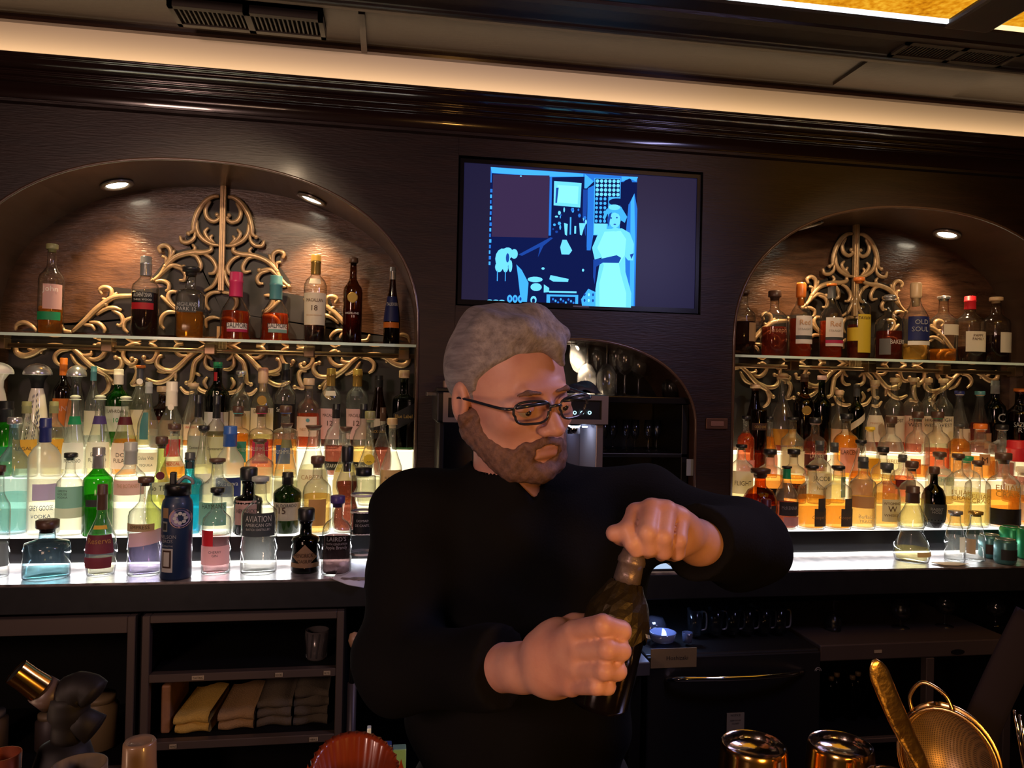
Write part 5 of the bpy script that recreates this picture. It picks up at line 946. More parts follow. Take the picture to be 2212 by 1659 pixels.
# brass switch plate on the pillar, hanging card
t = thing('switch_plate', 'small dark brass switch plate on the pillar left of the right niche', 'switch', (at(1547, 915, 2.70).x, 2.695, at(1547, 915, 2.70).z)); bp = mat('old_brass', (.16, .08, .05), .4, .6)
bevel(G().box(-.043, .043, -.004, .004, -.02, .02).obj('plate', bp, t), .002); bevel(G().box(-.026, .026, -.008, -.004, -.009, .009).obj('rocker', mat('rocker', (.22, .11, .08), .5), t), .002)
t = tag(bevel(G().box(at(1484, 990, 2.71).x, at(1502, 990, 2.71).x, 2.712, 2.716, at(1490, 1028, 2.71).z, at(1490, 992, 2.71).z).obj('hanging_card', mat('card_grey', (.30, .33, .33), .7)), .001), 'grey card hanging at the dark niche edge', 'card')
t = tag(bevel(G().box(.95, 1.06, 2.74, 2.80, CT+.001, CT+.12).obj('tea_box', mat('tea_box', (.10, .09, .04), .7, var=.4)), .003), 'dim olive green box standing at the back of the counter', 'box')
# glowing tablet on the counter behind the hands
q0, q1 = at(1385, 1225, 2.46), at(1450, 1225, 2.46); t = thing('order_tablet', 'bright tablet screen lying on the counter below the raised hand', 'tablet', (q0.x+.03, 2.45, CT+.001)); bevel(G().box(-.06, .07, -.05, .06, 0, .006).obj('case', BLACK, t), .002); G().box(-.055, .065, -.045, .055, .006, .0065).obj('lit_screen', emis('tablet_light', (.55, .72, 1), .9), t)
t = tag(bevel(G().box(at(1552, 1094, 2.5).x, at(1610, 1094, 2.5).x, 2.47, 2.60, CT+.001, at(1580, 1093, 2.5).z).obj('steel_bin', mat('dark_bin', (.04, .04, .04), .4, .5)), .004), 'dark steel box on the counter behind the raised arm', 'box')
# wooden tap handle beside the cabinet
t = thing('tap_handle', 'black tap handle with a round wooden knob left of the bartender', 'tap', (0, 0, 0)); p = at(766, 1383, 2.2); G().lathe([(0, -.022), (.012, -.018), (.018, 0), (.014, .018), (0, .024)], 16, c=p).obj('knob', mat('knob_wood', (.42, .25, .15), .4), t, True)
G().tube([p-Vector((0, 0, .02)), p-Vector((.004, 0, .12))], .009, 10).obj('shaft', BLACK, t, True); G().tube([p-Vector((.004, 0, .12)), (p.x-.004, p.y, .0)], .013, 10).obj('column', STEEL if 0 else mat('column_grey', (.06, .05, .055), .4, .4), t, True)
# ================================================================ smooth bodies from distance fields
def smin(a, b, k):
    h = np.clip(.5+.5*(b-a)/k, 0, 1); return b*(1-h)+a*h-k*h*(1-h)
def smax(a, b, k): return -smin(-a, -b, k)
def cap(P, a, b, ra, rb=None):
    a = np.array(a, float); b = np.array(b, float); rb = ra if rb is None else rb
    ab = b-a; t = np.clip(((P-a)@ab)/(ab@ab), 0, 1); return np.linalg.norm(P-a-t[:, None]*ab, axis=1)-(ra+(rb-ra)*t)
def chain(P, pts, rs, k=.006):
    d = None
    for i in range(len(pts)-1):
        e = cap(P, pts[i], pts[i+1], rs[i], rs[i+1]); d = e if d is None else smin(d, e, k)
    return d
def elli(P, c, r):
    q = P-np.array(c, float); r = np.array(r, float); k0 = np.linalg.norm(q/r, axis=1); k1 = np.linalg.norm(q/r**2, axis=1)
    return k0*(k0-1)/np.maximum(k1, 1e-9)
def sdf_mesh(f, lo, hi, h, B=8):
    lo = np.array(lo, float); n = [int(math.ceil((hi[i]-lo[i])/h/B))*B for i in range(3)]; nb = [k//B for k in n]
    gc = np.stack(np.meshgrid(*[(np.arange(k)+.5)*B*h for k in nb], indexing='ij'), -1).reshape(-1, 3)+lo
    dc = f(gc); act = np.abs(dc) < B*h*1.25
    D = np.repeat(np.repeat(np.repeat(dc.reshape(nb), B, 0), B, 1), B, 2).astype(np.float32)
    off = np.stack(np.meshgrid(*[np.arange(B)]*3, indexing='ij'), -1).reshape(-1, 3)
    ids = np.stack(np.unravel_index(np.nonzero(act)[0], nb), -1)*B
    for s in range(0, len(ids), 400):
        I = (ids[s:s+400, None, :]+off[None]).reshape(-1, 3); D[I[:, 0], I[:, 1], I[:, 2]] = f(I*h+lo)
    neg = D < 0; c = np.zeros([k-1 for k in D.shape], np.int8)
    for a in (0, 1):
        for b in (0, 1):
            for e in (0, 1): c += neg[a:a+c.shape[0], b:b+c.shape[1], e:e+c.shape[2]]
    cells = np.argwhere((c > 0) & (c < 8)); N = len(cells); idx = -np.ones(c.shape, np.int32); idx[tuple(cells.T)] = np.arange(N)
    cor = [(a, b, e) for a in (0, 1) for b in (0, 1) for e in (0, 1)]; val = {k: D[tuple((cells+k).T)] for k in cor}
    acc = np.zeros((N, 3)); cnt = np.zeros(N)
    for k in cor:
        for ax in range(3):
            if k[ax]: continue
            k2 = tuple(k[i]+(i == ax) for i in range(3)); a, b = val[k], val[k2]; m = (a < 0) != (b < 0)
            t = np.where(m, a/np.where(m, a-b, 1), 0); p = np.array(k)[None]+np.zeros((N, 3)); p[:, ax] += t; acc += p*m[:, None]; cnt += m
    V = (cells+acc/cnt[:, None])*h+lo; Q = []
    for ax in range(3):
        s1 = [slice(None)]*3; s2 = [slice(None)]*3; s1[ax] = slice(0, -1); s2[ax] = slice(1, None)
        e = np.argwhere(neg[tuple(s1)] != neg[tuple(s2)]); u, v = [i for i in range(3) if i != ax]
        e = e[(e[:, u] > 0) & (e[:, v] > 0) & (e[:, u] < c.shape[u]) & (e[:, v] < c.shape[v]) & (e[:, ax] < c.shape[ax])]
        sg = neg[tuple(e.T)]; o = []
        for du, dv in ((1, 1), (0, 1), (0, 0), (1, 0)): x = e.copy(); x[:, u] -= du; x[:, v] -= dv; o.append(idx[tuple(x.T)])
        q = np.stack(o, 1); fl = sg if ax != 1 else ~sg; q[~fl] = q[~fl][:, ::-1]; Q.append(q)
    Q = np.concatenate(Q); Q = Q[(Q >= 0).all(1)]; return V, Q
def sdf_obj(name, f, lo, hi, h, m, parent=None, smooth=2):
    V, Q = sdf_mesh(f, lo, hi, h); d = bpy.data.meshes.new(name); d.vertices.add(len(V)); d.vertices.foreach_set('co', V.ravel())
    d.loops.add(len(Q)*4); d.loops.foreach_set('vertex_index', Q.ravel()); d.polygons.add(len(Q)); d.polygons.foreach_set('loop_start', np.arange(len(Q))*4)
    d.update(calc_edges=True); d.validate(); d.polygons.foreach_set('use_smooth', [True]*len(d.polygons)); d.materials.append(m)
    o = bpy.data.objects.new(name, d); link(o, parent)
    if smooth: s = o.modifiers.new('smooth', 'SMOOTH'); s.iterations = smooth; s.factor = .5
    return o
def A(x, y, d): return np.array(atd(x, y, d))
# ---------------------------------------------------------------- the bartender
ya, pi_, ro = math.radians(34), math.radians(11), math.radians(6)
F0 = -FW*math.cos(ya)+RT*math.sin(ya); S0 = RT*math.cos(ya)+FW*math.sin(ya)
Hf = F0*math.cos(pi_)-UP*math.sin(pi_); Hu = UP*math.cos(pi_)+F0*math.sin(pi_); Hs = S0*math.cos(ro)+Hu*math.sin(ro); Hu = Hu*math.cos(ro)-S0*math.sin(ro)
HS = .97; HC = A(1106, 852, 1.10); HM = np.stack([Hf, Hs, Hu])
HV = np.array([1.0, 1.03, .93])
def L2(P): return ((P-HC)@HM.T)/HS/HV
def W(f, s, u): return HC+HS*(Hf*f+Hs*s*1.03+Hu*u*.93)
def head(q):
    d = elli(q, (-.014, 0, .030), (.096, .076, .094))
    d = smin(d, elli(q, (.030, 0, -.035), (.060, .063, .086)), .03)
    for s in (-1, 1):
        d = smin(d, cap(q, (-.004, s*.057, -.050), (.058, s*.031, -.098), .020, .019), .022)
        d = smin(d, elli(q, (.056, s*.040, -.022), (.026, .022, .022)), .016)
    d = smin(d, elli(q, (.074, 0, -.103), (.020, .022, .018)), .016)
    d = smin(d, cap(q, (.080, -.028, .024), (.080, .028, .024), .0105), .012)
    for s in (-1, 1): d = smax(d, -elli(q, (.098, s*.031, .003), (.017, .017, .012)), .010)
    for s in (-1, 1): d = smin(d, elli(q, (.0765, s*.031, .002), (.0125, .0145, .0115)), .004)
    d = smin(d, cap(q, (.086, 0, .012), (.113, 0, -.028), .0075, .0115), .009)
    for s in (-1, 1): d = smin(d, elli(q, (.102, s*.0125, -.033), (.011, .008, .008)), .006); d = smax(d, -elli(q, (.108, s*.007, -.042), (.005, .004, .004)), .002)
    d = smin(d, cap(q, (.088, -.016, -.0605), (.088, .016, -.0605), .0075), .008); d = smin(d, cap(q, (.086, -.013, -.073), (.086, .013, -.073), .0080), .007)
    d = smax(d, -cap(q, (.098, -.021, -.0670), (.098, .021, -.0670), .0022), .004)
    for s in (-1, 1):
        e = elli(q, (-.008, s*.082, -.004), (.019, .009, .033)); e = smax(e, -elli(q, (-.003, s*.091, -.002), (.010, .006, .020)), .004); d = smin(d, e, .007)
    return d
NB = A(1120, 1035, 1.16); RSH, REL, RWR = A(905, 1115, 1.15), A(862, 1440, 1.05), A(1130, 1442, .875)
LSH, LEL, LWR = A(1385, 1098, 1.22), A(1608, 1178, 1.10), A(1508, 1172, .945)
CH, BE, PE = A(1130, 1260, 1.21), A(1125, 1520, 1.20), A(1125, 1800, 1.20); PE[2] = .93
def fingers(P, wrist, K, paths, r):
    d = None
    for k in K: e = cap(P, wrist, k, .020, .0122); d = e if d is None else smin(d, e, .011)
    for i, pts in enumerate(paths): d = smin(d, chain(P, [K[i]]+pts, [r[i]*1.08, r[i], r[i]*.93, r[i]*.84][:len(pts)+1], .003), .0022)
    return d
RK = [A(1240, 1364, .808), A(1250, 1404, .802), A(1248, 1445, .804), A(1234, 1481, .812)]
RP = [[A(1302, 1350, .778), A(1342, 1362, .787), A(1346, 1367, .800)], [A(1312, 1402, .774), A(1342, 1406, .783), A(1341, 1410, .798)], [A(1306, 1448, .776), A(1334, 1450, .785), A(1334, 1453, .798)], [A(1288, 1482, .782), A(1312, 1484, .789), A(1316, 1483, .799)]]
LK = [A(1374, 1108, .882), A(1408, 1098, .872), A(1441, 1103, .874), A(1471, 1120, .884)]
LP = [[A(1356, 1146, .856), A(1366, 1172, .850), A(1374, 1188, .852)], [A(1399, 1150, .842), A(1402, 1182, .850), A(1398, 1190, .864)], [A(1433, 1158, .845), A(1434, 1190, .855), A(1428, 1196, .868)], [A(1466, 1166, .858), A(1463, 1194, .868), A(1456, 1199, .880)]]
def body(P):
    d = np.full(len(P), 9.)
    q = L2(P); nh = np.linalg.norm(q, axis=1) < .34
    if nh.any(): d[nh] = head(q[nh])*HS
    d = smin(d, cap(P, W(-.022, 0, -.045), NB+np.array([0, .02, 0]), .052, .058), .028)
    t = smin(cap(P, RSH*.86+CH*.14, LSH*.86+CH*.14, .050), cap(P, CH, BE, .095, .10), .06); t = smin(t, cap(P, NB, CH, .058, .10), .06); t = smin(t, cap(P, BE, PE, .10, .11), .05)
    d = smin(d, t, .03)
    for sh, el, wr in ((RSH, REL, RWR), (LSH, LEL, LWR)): d = smin(d, smin(cap(P, sh, el, .048, .038), cap(P, el, wr, .038, .027), .015), .03)
    e = fingers(P, RWR, RK, RP, (.0110, .0108, .0102, .0090)); e = smin(e, cap(P, A(1170, 1400, .85), A(1205, 1368, .845), .021, .017), .014)
    e = smin(e, chain(P, [A(1190, 1375, .85), A(1240, 1350, .872), A(1290, 1345, .885)], [.016, .0125, .011]), .010); e = smin(e, elli(P, A(1200, 1440, .848), (.036, .026, .036)), .014); d = smin(d, e, .012)
    e = fingers(P, LWR, LK, LP, (.0106, .0110, .0106, .0094)); e = smin(e, elli(P, A(1452, 1160, .905), (.035, .024, .026)), .012)
    e = smin(e, chain(P, [A(1450, 1178, .915), A(1390, 1166, .893), A(1345, 1156, .872), A(1327, 1152, .862)], [.018, .0135, .0115, .0100]), .008); d = smin(d, e, .012)
    for s in (-1, 1):
        hx = PE+np.array([s*.09, 0, -.02]); kn = np.array([hx[0]+s*.02, hx[1]-.01, .50]); an = np.array([hx[0]+s*.04, hx[1]+.03, .09])
        l = smin(cap(P, hx, kn, .075, .05), cap(P, kn, an, .05, .035), .03); l = smin(l, cap(P, an-np.array([0, 0, .045]), an+np.array([0, -.15, -.05]), .032, .028), .02); d = smin(d, l, .03)
    return d
def skin():
    m = bpy.data.materials.new('skin'); nt, N, L = nodes(m); b = N['Principled BSDF']; tc = N.new('ShaderNodeTexCoord'); no = N.new('ShaderNodeTexNoise'); no.inputs['Scale'].default_value = 22; no.inputs['Detail'].default_value = 4
    cr = N.new('ShaderNodeValToRGB'); cr.color_ramp.elements[0].position = .35; cr.color_ramp.elements[1].position = .65; cr.color_ramp.elements[0].color = (.52, .255, .215, 1); cr.color_ramp.elements[1].color = (.63, .345, .285, 1)
    L.new(tc.outputs['Object'], no.inputs['Vector']); L.new(no.outputs['Fac'], cr.inputs[0]); L.new(cr.outputs[0], b.inputs['Base Color']); b.inputs['Roughness'].default_value = .5; b.inputs['Subsurface Weight'].default_value = .12; b.inputs['Subsurface Radius'].default_value = (.01, .004, .002); b.inputs['Subsurface Scale'].default_value = 1
    n2 = N.new('ShaderNodeTexNoise'); n2.inputs['Scale'].default_value = 260; bp = N.new('ShaderNodeBump'); bp.inputs['Strength'].default_value = .15; bp.inputs['Distance'].default_value = .001; L.new(tc.outputs['Object'], n2.inputs['Vector']); L.new(n2.outputs['Fac'], bp.inputs['Height']); L.new(bp.outputs[0], b.inputs['Normal']); return m
AX = lambda pts: (np.min(pts, 0), np.max(pts, 0))
lo = np.array([-.30, .66, 0.0]); hi = np.array([.78, 1.46, 1.74])
person = sdf_obj('person', body, lo, hi, .003, skin(), None, 1)
tag(person, 'bearded bartender in black shirt and glasses opening a dark bottle', 'person')
# shirt
CF = -FW*.95+RT*.31
def wr(P, a=.004): return a*(np.sin(P[:, 0]*38+P[:, 2]*22)*np.sin(P[:, 2]*31-P[:, 0]*17+P[:, 1]*12)+.5*np.sin(P[:, 2]*64+P[:, 0]*40))
def vcut(P):
    "wedge where the top buttons are open: narrow at the bottom, reaching up to the throat"
    o = A(1163, 1102, 1.0); u = A(1135, 985, 1.0)-o; L_ = np.linalg.norm(u); u /= L_; s = RT-u*(RT@u); s /= np.linalg.norm(s); q = P-A(1163, 1102, 1.0); a = q@u; fr = (P@FW)
    d = np.abs(q@s*1.0)-(.003+np.clip(a, 0, .2)*.55); return np.maximum(np.maximum(d, -a), fr-1.12)
def shirt(P):
    t = smin(cap(P, RSH, LSH, .066), cap(P, CH, BE, .128, .132), .08); t = smin(t, cap(P, CH+np.array([-.085, 0, .02]), BE+np.array([-.06, 0, 0]), .115), .05); t = smin(t, cap(P, CH+np.array([.085, 0, .02]), BE+np.array([.055, 0, 0]), .115), .05)
    t = smin(t, cap(P, NB-np.array([0, 0, .01]), CH, .068, .12), .07); t = smin(t, cap(P, BE, PE, .14, .15), .06)
    for s, sh, el, w_ in ((0, RSH, REL, RWR), (1, LSH, LEL, LWR)):
        e2 = w_+(el-w_)*(.16 if s == 0 else .06); u = (w_-el)/np.linalg.norm(w_-el)
        a = smin(cap(P, sh, el, .068, .060), cap(P, el, e2, .060, .046 if s == 0 else .045), .03); a = np.maximum(a, (P-e2)@u-.006); t = smin(t, a, .03)
    t = t+wr(P)
    nk = cap(P, W(-.022, 0, -.03), NB+np.array([0, .02, 0]), .060, .064); t = smax(t, -nk, .004)
    t = smax(t, -vcut(P), .003)
    return t
SHM = mat('black_shirt', (.005, .005, .006), .9, spec=.1, bump=.25, bscale=300)
sdf_obj('shirt', shirt, (-.34, .70, .86), (.82, 1.50, 1.58), .005, SHM, person, 2)
def collar(P):
    c = NB+np.array([0, .012, .02]); q = P-c; up = np.array([-.05, .02, 1.]); up /= np.linalg.norm(up); z = q@up+q@F0*.32; r = np.linalg.norm(q-np.outer(q@up, up), axis=1)
    d = np.maximum(np.abs(r-.066-.10*np.maximum(0, -z))-.0035, np.abs(z-.008)-.026); f = q@F0; s = q@S0
    return np.maximum(d, -vcut(P))
sdf_obj('collar', collar, NB-.14, NB+.14, .003, SHM, person, 2)
sdf_obj('trousers', lambda P: np.maximum(np.maximum(body(P)-.014, P[:, 2]-.99), .06-P[:, 2]), (-.30, .86, .05), (.60, 1.46, 1.0), .008, mat('black_trousers', (.010, .010, .012), .8), person, 2)
for s in (-1, 1):
    an = PE+np.array([s*.13, .02, 0]); g = G(); c = (an[0], an[1]-.05, 0)
    g.lathe([(.048, 0), (.050, .012), (.046, .045), (.034, .075), (.0, .085)], 20, c=c, ry=2.6).obj('shoe', BLACK, person, True)
# hair
def hairs(q):
    hl = np.interp(q[:, 0], [-.12, -.05, -.022, -.012, .010, .022, .045, .075, .10], [-.070, -.062, -.020, -.028, -.026, .034, .062, .088, .092])
    h = elli(q, (-.022, 0, .040), (.100, .085, .098)); h = smax(h, hl-q[:, 2], .008)
    h = smin(h, cap(q, (.0, -.040, .112), (.055, -.015, .112), .026, .022), .02); h = smin(h, cap(q, (.030, .020, .116), (.060, .036, .102), .026, .018), .018)
    h = smin(h, cap(q, (.052, -.018, .112), (.078, .022, .090), .017, .013), .012); h = smin(h, cap(q, (.076, .016, .094), (.080, .030, .062), .012, .006), .010); h = smin(h, cap(q, (-.05, -.03, .112), (.02, .02, .120), .024), .02)
    n = np.sin(q[:, 1]*190+q[:, 0]*30+np.sin(q[:, 2]*50))*.0007+np.sin(q[:, 0]*40-q[:, 1]*90+q[:, 2]*35)*.0011
    h = h+n
    for s in (-1, 1): h = smax(h, -elli(q, (-.004, s*.088, -.006), (.021, .016, .036)), .004)
    return h
def strands(name, c1, c2, rough=.55, sc=(9, 150, 110)):
    m = bpy.data.materials.new(name); nt, N, L = nodes(m); b = N['Principled BSDF']; tc = N.new('ShaderNodeTexCoord'); mp = N.new('ShaderNodeMapping'); mp.inputs['Scale'].default_value = sc; m0 = N.new('ShaderNodeMapping'); m0.inputs['Rotation'].default_value = (0, 0, 1.13); L.new(tc.outputs['Object'], m0.inputs[0])
    no = N.new('ShaderNodeTexNoise'); no.inputs['Scale'].default_value = 1; no.inputs['Detail'].default_value = 6; no.inputs['Roughness'].default_value = .7; cr = N.new('ShaderNodeValToRGB'); cr.color_ramp.elements[0].color = (*c1, 1); cr.color_ramp.elements[1].color = (*c2, 1); cr.color_ramp.elements[0].position = .35; cr.color_ramp.elements[1].position = .65
    bp = N.new('ShaderNodeBump'); bp.inputs['Strength'].default_value = .8; bp.inputs['Distance'].default_value = .003
    L.new(m0.outputs[0], mp.inputs[0]); L.new(mp.outputs[0], no.inputs['Vector']); L.new(no.outputs['Fac'], cr.inputs[0]); L.new(cr.outputs[0], b.inputs['Base Color']); L.new(no.outputs['Fac'], bp.inputs['Height']); L.new(bp.outputs[0], b.inputs['Normal']); b.inputs['Roughness'].default_value = rough; return m
hr = .22; sdf_obj('hair', lambda P: hairs(L2(P))*HS, HC-hr, HC+hr, .0028, strands('hair', (.17, .15, .165), (.34, .31, .33)), person, 1)
def beard(q):
    hd = head(q)-.0045
    r = None
    for s in (-1, 1):
        for a, b, ra, rb in (((.004, s*.070, -.030), (.004, s*.060, -.062), .020, .030), ((.004, s*.060, -.062), (.060, s*.032, -.100), .030, .036), ((.094, s*.006, -.051), (.084, s*.028, -.064), .0065, .009), ((.084, s*.030, -.066), (.068, s*.034, -.095), .012, .02)):
            e = cap(q, a, b, ra, rb); r = e if r is None else smin(r, e, .01)
    r = smin(r, elli(q, (.066, 0, -.112), (.040, .036, .028)), .012)
    d = smax(hd, r, .005); d = smax(d, -elli(q, (.098, 0, -.067), (.016, .019, .0085)), .003)
    return d+.0012*np.sin(q[:, 0]*310+q[:, 1]*270)*np.sin(q[:, 2]*330)
sdf_obj('beard', lambda P: beard(L2(P))*HS, HC-hr, HC+.14, .0028, strands('beard', (.10, .055, .05), (.21, .115, .095), .7, (90, 90, 90)), person, 1)
for s in (-1, 1):
    sdf_obj('eyebrow', lambda P: (lambda q: smax(head(q)-.004, chain(q, [(.092, s*.014, .024), (.090, s*.032, .026), (.078, s*.048, .020)], [.0028, .0035, .002]), .002))(L2(P))*HS, W(.08, s*.03, .02)-.05, W(.08, s*.03, .02)+.05, .002, bpy.data.materials['beard'], person, 1)
    c = W(.0795, s*.031, -.001); G().lathe([(.0118*math.sin(a), -.0118*math.cos(a)) for a in [math.pi*i/10 for i in range(11)]], 16, c=c).obj('eye', mat('eye_white', (.55, .48, .44), .2, coat=1), person, True)
    c = W(.0795+.0095, s*.031, -.004); G().lathe([(.005*math.sin(a), -.005*math.cos(a)) for a in [math.pi*i/6 for i in range(7)]], 12, c=c).obj('iris', mat('iris', (.03, .025, .02), .1, coat=1), person, True)
    sdf_obj('eyelid', lambda P: (lambda q: np.maximum(elli(q, (.0785, s*.031, .0005), (.0145, .0150, .0138)), -(q[:, 2]+.0035)))(L2(P))*HS, W(.08, s*.031, 0)-.03, W(.08, s*.031, 0)+.03, .0018, bpy.data.materials['skin'], person, 1)
# glasses
gl_ = thing('eyeglasses', 'dark thin framed rectangular eyeglasses worn by the bartender', 'glasses', tuple(W(.10, 0, 0)))
GO = np.array(W(.10, 0, 0)); FRM = mat('glasses_frame', (.015, .02, .035), .3, coat=.6)
def Wl(f, s, u): return Vector(W(f, s, u)-GO)
for s in (-1, 1):
    P = []; n = 28
    for i in range(n+1):
        a = 6.283*i/n; cx_, sy = sup(a, 3.2); dx = .0265*cx_; dz = .0175*sy*(1 if sy > 0 else .95); P.append(Wl(.108-.010*(s*dx+.0)/.0265 if 0 else .108-.22*(max(0, s*(s*.033+dx)-.02)), s*.0345+dx*(1-.10*(sy < 0)), .000+dz))
    G().tube(P, .0018, 6, cap=False).obj('rim', FRM, gl_, True); c = Wl(.104, s*.0345, 0); me('lens', [c]+P[:-1], [(0, i+1, (i+1) % n+1) for i in range(n)], glass((.99, .99, .99), 'lens', 0, .03), gl_, True)
    G().tube(spline([Wl(.099, s*.062, .008), Wl(.088, s*.074, .008), Wl(.02, s*.083, .006), Wl(-.012, s*.085, .002), Wl(-.026, s*.083, -.018)], 4), .0022, 6).obj('temple', FRM, gl_, True)
    G().tube([Wl(.108, s*.014, .013), Wl(.1045, s*.060, .011)], .0028, 6).obj('brow_bar', FRM, gl_, True)
G().tube(spline([Wl(.108, -.010, .006), Wl(.113, 0, .009), Wl(.108, .010, .006)], 3), .0022, 6).obj('bridge', FRM, gl_, True)
# ---------------------------------------------------------------- bottle in his hands
b0, b1 = atd(1288, 1522, .855), atd(1371, 1186, .866); ax = (b1-b0); H = ax.length
t = thing('held_bottle', 'dark bottle with torn gold foil held in the bartender hands', 'bottle', tuple(b0)); t.rotation_mode = 'QUATERNION'; t.rotation_quaternion = ax.to_track_quat('Z', 'Y')
R = .0345; prf = [(R*.9, 0), (R, .006), (R, H*.50), (R*.96, H*.58), (R*.75, H*.68), (R*.42, H*.79), (R*.37, H*.86), (R*.34, H*.95)]
G().lathe(prf, 28).obj('glass_body', mat('black_bottle_glass', (.004, .003, .003), .15, coat=.3), t, True)
G().lathe([(R*.46, H*.77), (R*.44, H*.84), (R*.42, H*.90), (R*.46, H*.905), (R*.46, H*.93), (R*.40, H*.96), (R*.36, H), (0, H)], 20).obj('neck_sleeve', mat('dull_foil', (.20, .15, .14), .4, .5, var=.4, bscale=70, bump=.6), t, True)
V = []; Fc = []; n = 26; m_ = 7; rn = random.Random(5)
for i in range(m_):
    z = H*(.50+.29*i/(m_-1))
    for j in range(n):
        a = 6.283*j/n; rr = np.interp(z/H, [b/H for a_, b in prf], [a_ for a_, b in prf])+.002+rn.uniform(0, .0026); zz = z-(.016*abs(math.sin(a*1.5+.6)) if i == 0 else 0)+rn.uniform(-.001, .001); V.append((rr*math.cos(a), rr*math.sin(a), zz))
for i in range(m_-1):
    for j in range(n): Fc.append((i*n+j, i*n+(j+1) % n, (i+1)*n+(j+1) % n, (i+1)*n+j))
me('torn_foil', V, Fc, mat('gold_foil', (.035, .024, .007), .45, .5, var=.6, bscale=60, bump=.6), t)
for k, (a, z, w_, c) in enumerate(((4.1, .505, .010, (.5, .55, .6)), (4.4, .49, .006, (.5, .55, .6)), (5.5, .50, .008, (.7, .65, .6)), (5.75, .66, .006, (.8, .7, .5)))):
    G().obox((math.cos(a)*(R+.003), math.sin(a)*(R+.003), H*z), (math.sin(a)*w_, -math.cos(a)*w_, .002), (0, .001, .002), (math.cos(a)*.0012, math.sin(a)*.0012, 0)).obj('foil_scrap', mat('foil_%d' % k, c, .3, .6), t)
G().lathe([(R*.42, H), (R*.42, H+.010), (R*.30, H+.016), (0, H+.016)], 18).obj('cork', mat('cork_body', (.45, .28, .15), .7), t, True)
# ================================================================ front bar
BZ = 1.035
fb = thing('front_bar', 'dark wooden bar top between the camera and the bartender', 'counter', (.2, .55, 0))
bevel(G().box(-1.6, 2.0, -.25, .375, BZ-.04, BZ).obj('bar_top', GLW, fb), .006); G().box(-1.6, 2.0, -.20, .33, 0, BZ-.04).obj('bar_front', DW, fb)
TINM = mat('gold_steel', (.80, .48, .14), .16, 1)
def tin(x, y, d, rb, tilt, label):
    p = atd(x, y, d); h = p.z-BZ-.0006; t = thing('shaker_tin', label, 'shaker', (p.x, p.y, BZ+.0006), tilt, 'shaker tins on the bar')
    rt = rb*1.32
    G().lathe([(rt, 0), (rt*1.01, .004), (rt*.985, .008), (rb*1.02, h-.006), (rb, h-.0015), (rb*.97, h)], 36, close=False).obj('tin_body', TINM, t, True)
    G().lathe([(rb*.97, h), (rb*.90, h-.001), (rb*.82, h-.006), (rb*.79, h-.009), (0, h-.0085)], 36, close=False).obj('tin_base', mat('tin_base', (.62, .56, .50), .14, 1, bump=.25, bscale=60), t, True); return t
tin(1628, 1606, .80, .0335, 0, 'upturned gold shaker tin nearest the bartender'); tin(1816, 1606, .80, .0325, .2, 'upturned gold shaker tin in the middle of the bar'); tin(1925, 1676, .71, .022, 0, 'low gold tin between the second tin and the strainer')
# fine mesh strainer standing in a cup, and a flat spoon
GS = mat('brass_wire', (.62, .40, .16), .25, 1)
t = thing('mesh_strainer', 'round brass rimmed fine mesh strainer leaning up with wire hook', 'strainer', tuple(atd(2047, 1648, .72)))
O = atd(2047, 1648, .72)
n_ = (Vector(-FW)*.80+Vector(RT)*-.55+Vector((0, 0, .10))).normalized(); uu = (Vector((0, 0, 1))-n_*n_.z).normalized(); vv = uu.cross(n_).normalized(); uu = (uu*.94-vv*.25).normalized(); vv = uu.cross(n_).normalized()
R = .041; ring = [uu*R*1.2*math.cos(a)+vv*R*math.sin(a) for a in [6.2832*i/40 for i in range(41)]]
G().tube(ring, .0022, 8, cap=False).obj('rim_wire', GS, t, True); G().tube([p*.985-n_*.010 for p in ring], .0045, 8, .25, n_).obj('rim_band', GS, t, True)
def meshmat():
    m = bpy.data.materials.new('wire_mesh'); nt, N, L = nodes(m); b = N['Principled BSDF']; b.inputs['Base Color'].default_value = (.26, .17, .08, 1); b.inputs['Metallic'].default_value = .5; b.inputs['Roughness'].default_value = .4
    tc = N.new('ShaderNodeTexCoord'); wv = N.new('ShaderNodeTexWave'); wv.inputs['Scale'].default_value = 160; wv.bands_direction = 'Z'; w2 = N.new('ShaderNodeTexWave'); w2.inputs['Scale'].default_value = 160; mx = N.new('ShaderNodeMath'); mx.operation = 'MAXIMUM'; mr = N.new('ShaderNodeMapRange'); mr.inputs[3].default_value = .25; mr.inputs[4].default_value = .95
    L.new(tc.outputs['Object'], wv.inputs[0]); L.new(tc.outputs['Object'], w2.inputs[0]); L.new(wv.outputs['Fac'], mx.inputs[0]); L.new(w2.outputs['Fac'], mx.inputs[1]); L.new(mx.outputs[0], mr.inputs[0]); L.new(mr.outputs[0], b.inputs['Alpha']); return m
V = []; Fc = []; k = 32; m_ = 8
for i in range(m_+1):
    f = i/m_
    for j in range(k): a = 6.2832*j/k; V.append((uu*R*1.2*math.cos(a)+vv*R*math.sin(a))*math.cos(f*1.5)*.985-n_*(.006+.038*math.sin(f*1.5)))
for i in range(m_):
    for j in range(k): Fc.append((i*k+j, i*k+(j+1) % k, (i+1)*k+(j+1) % k, (i+1)*k+j))
Fc.append(tuple(m_*k+j for j in range(k))); me('mesh_basket', V, Fc, meshmat(), t, True)
tp = uu*R*1.2
G().tube(spline([tp*.95-vv*.020, tp*1.25-vv*.018, tp*1.48-vv*.004, tp*1.25+vv*.012, tp*.93+vv*.016], 6), .0019, 8).obj('wire_hook', GS, t, True)
G().tube([-tp*.98, -tp*.98-uu*.06], .004, 8).obj('grip', GS, t, True)
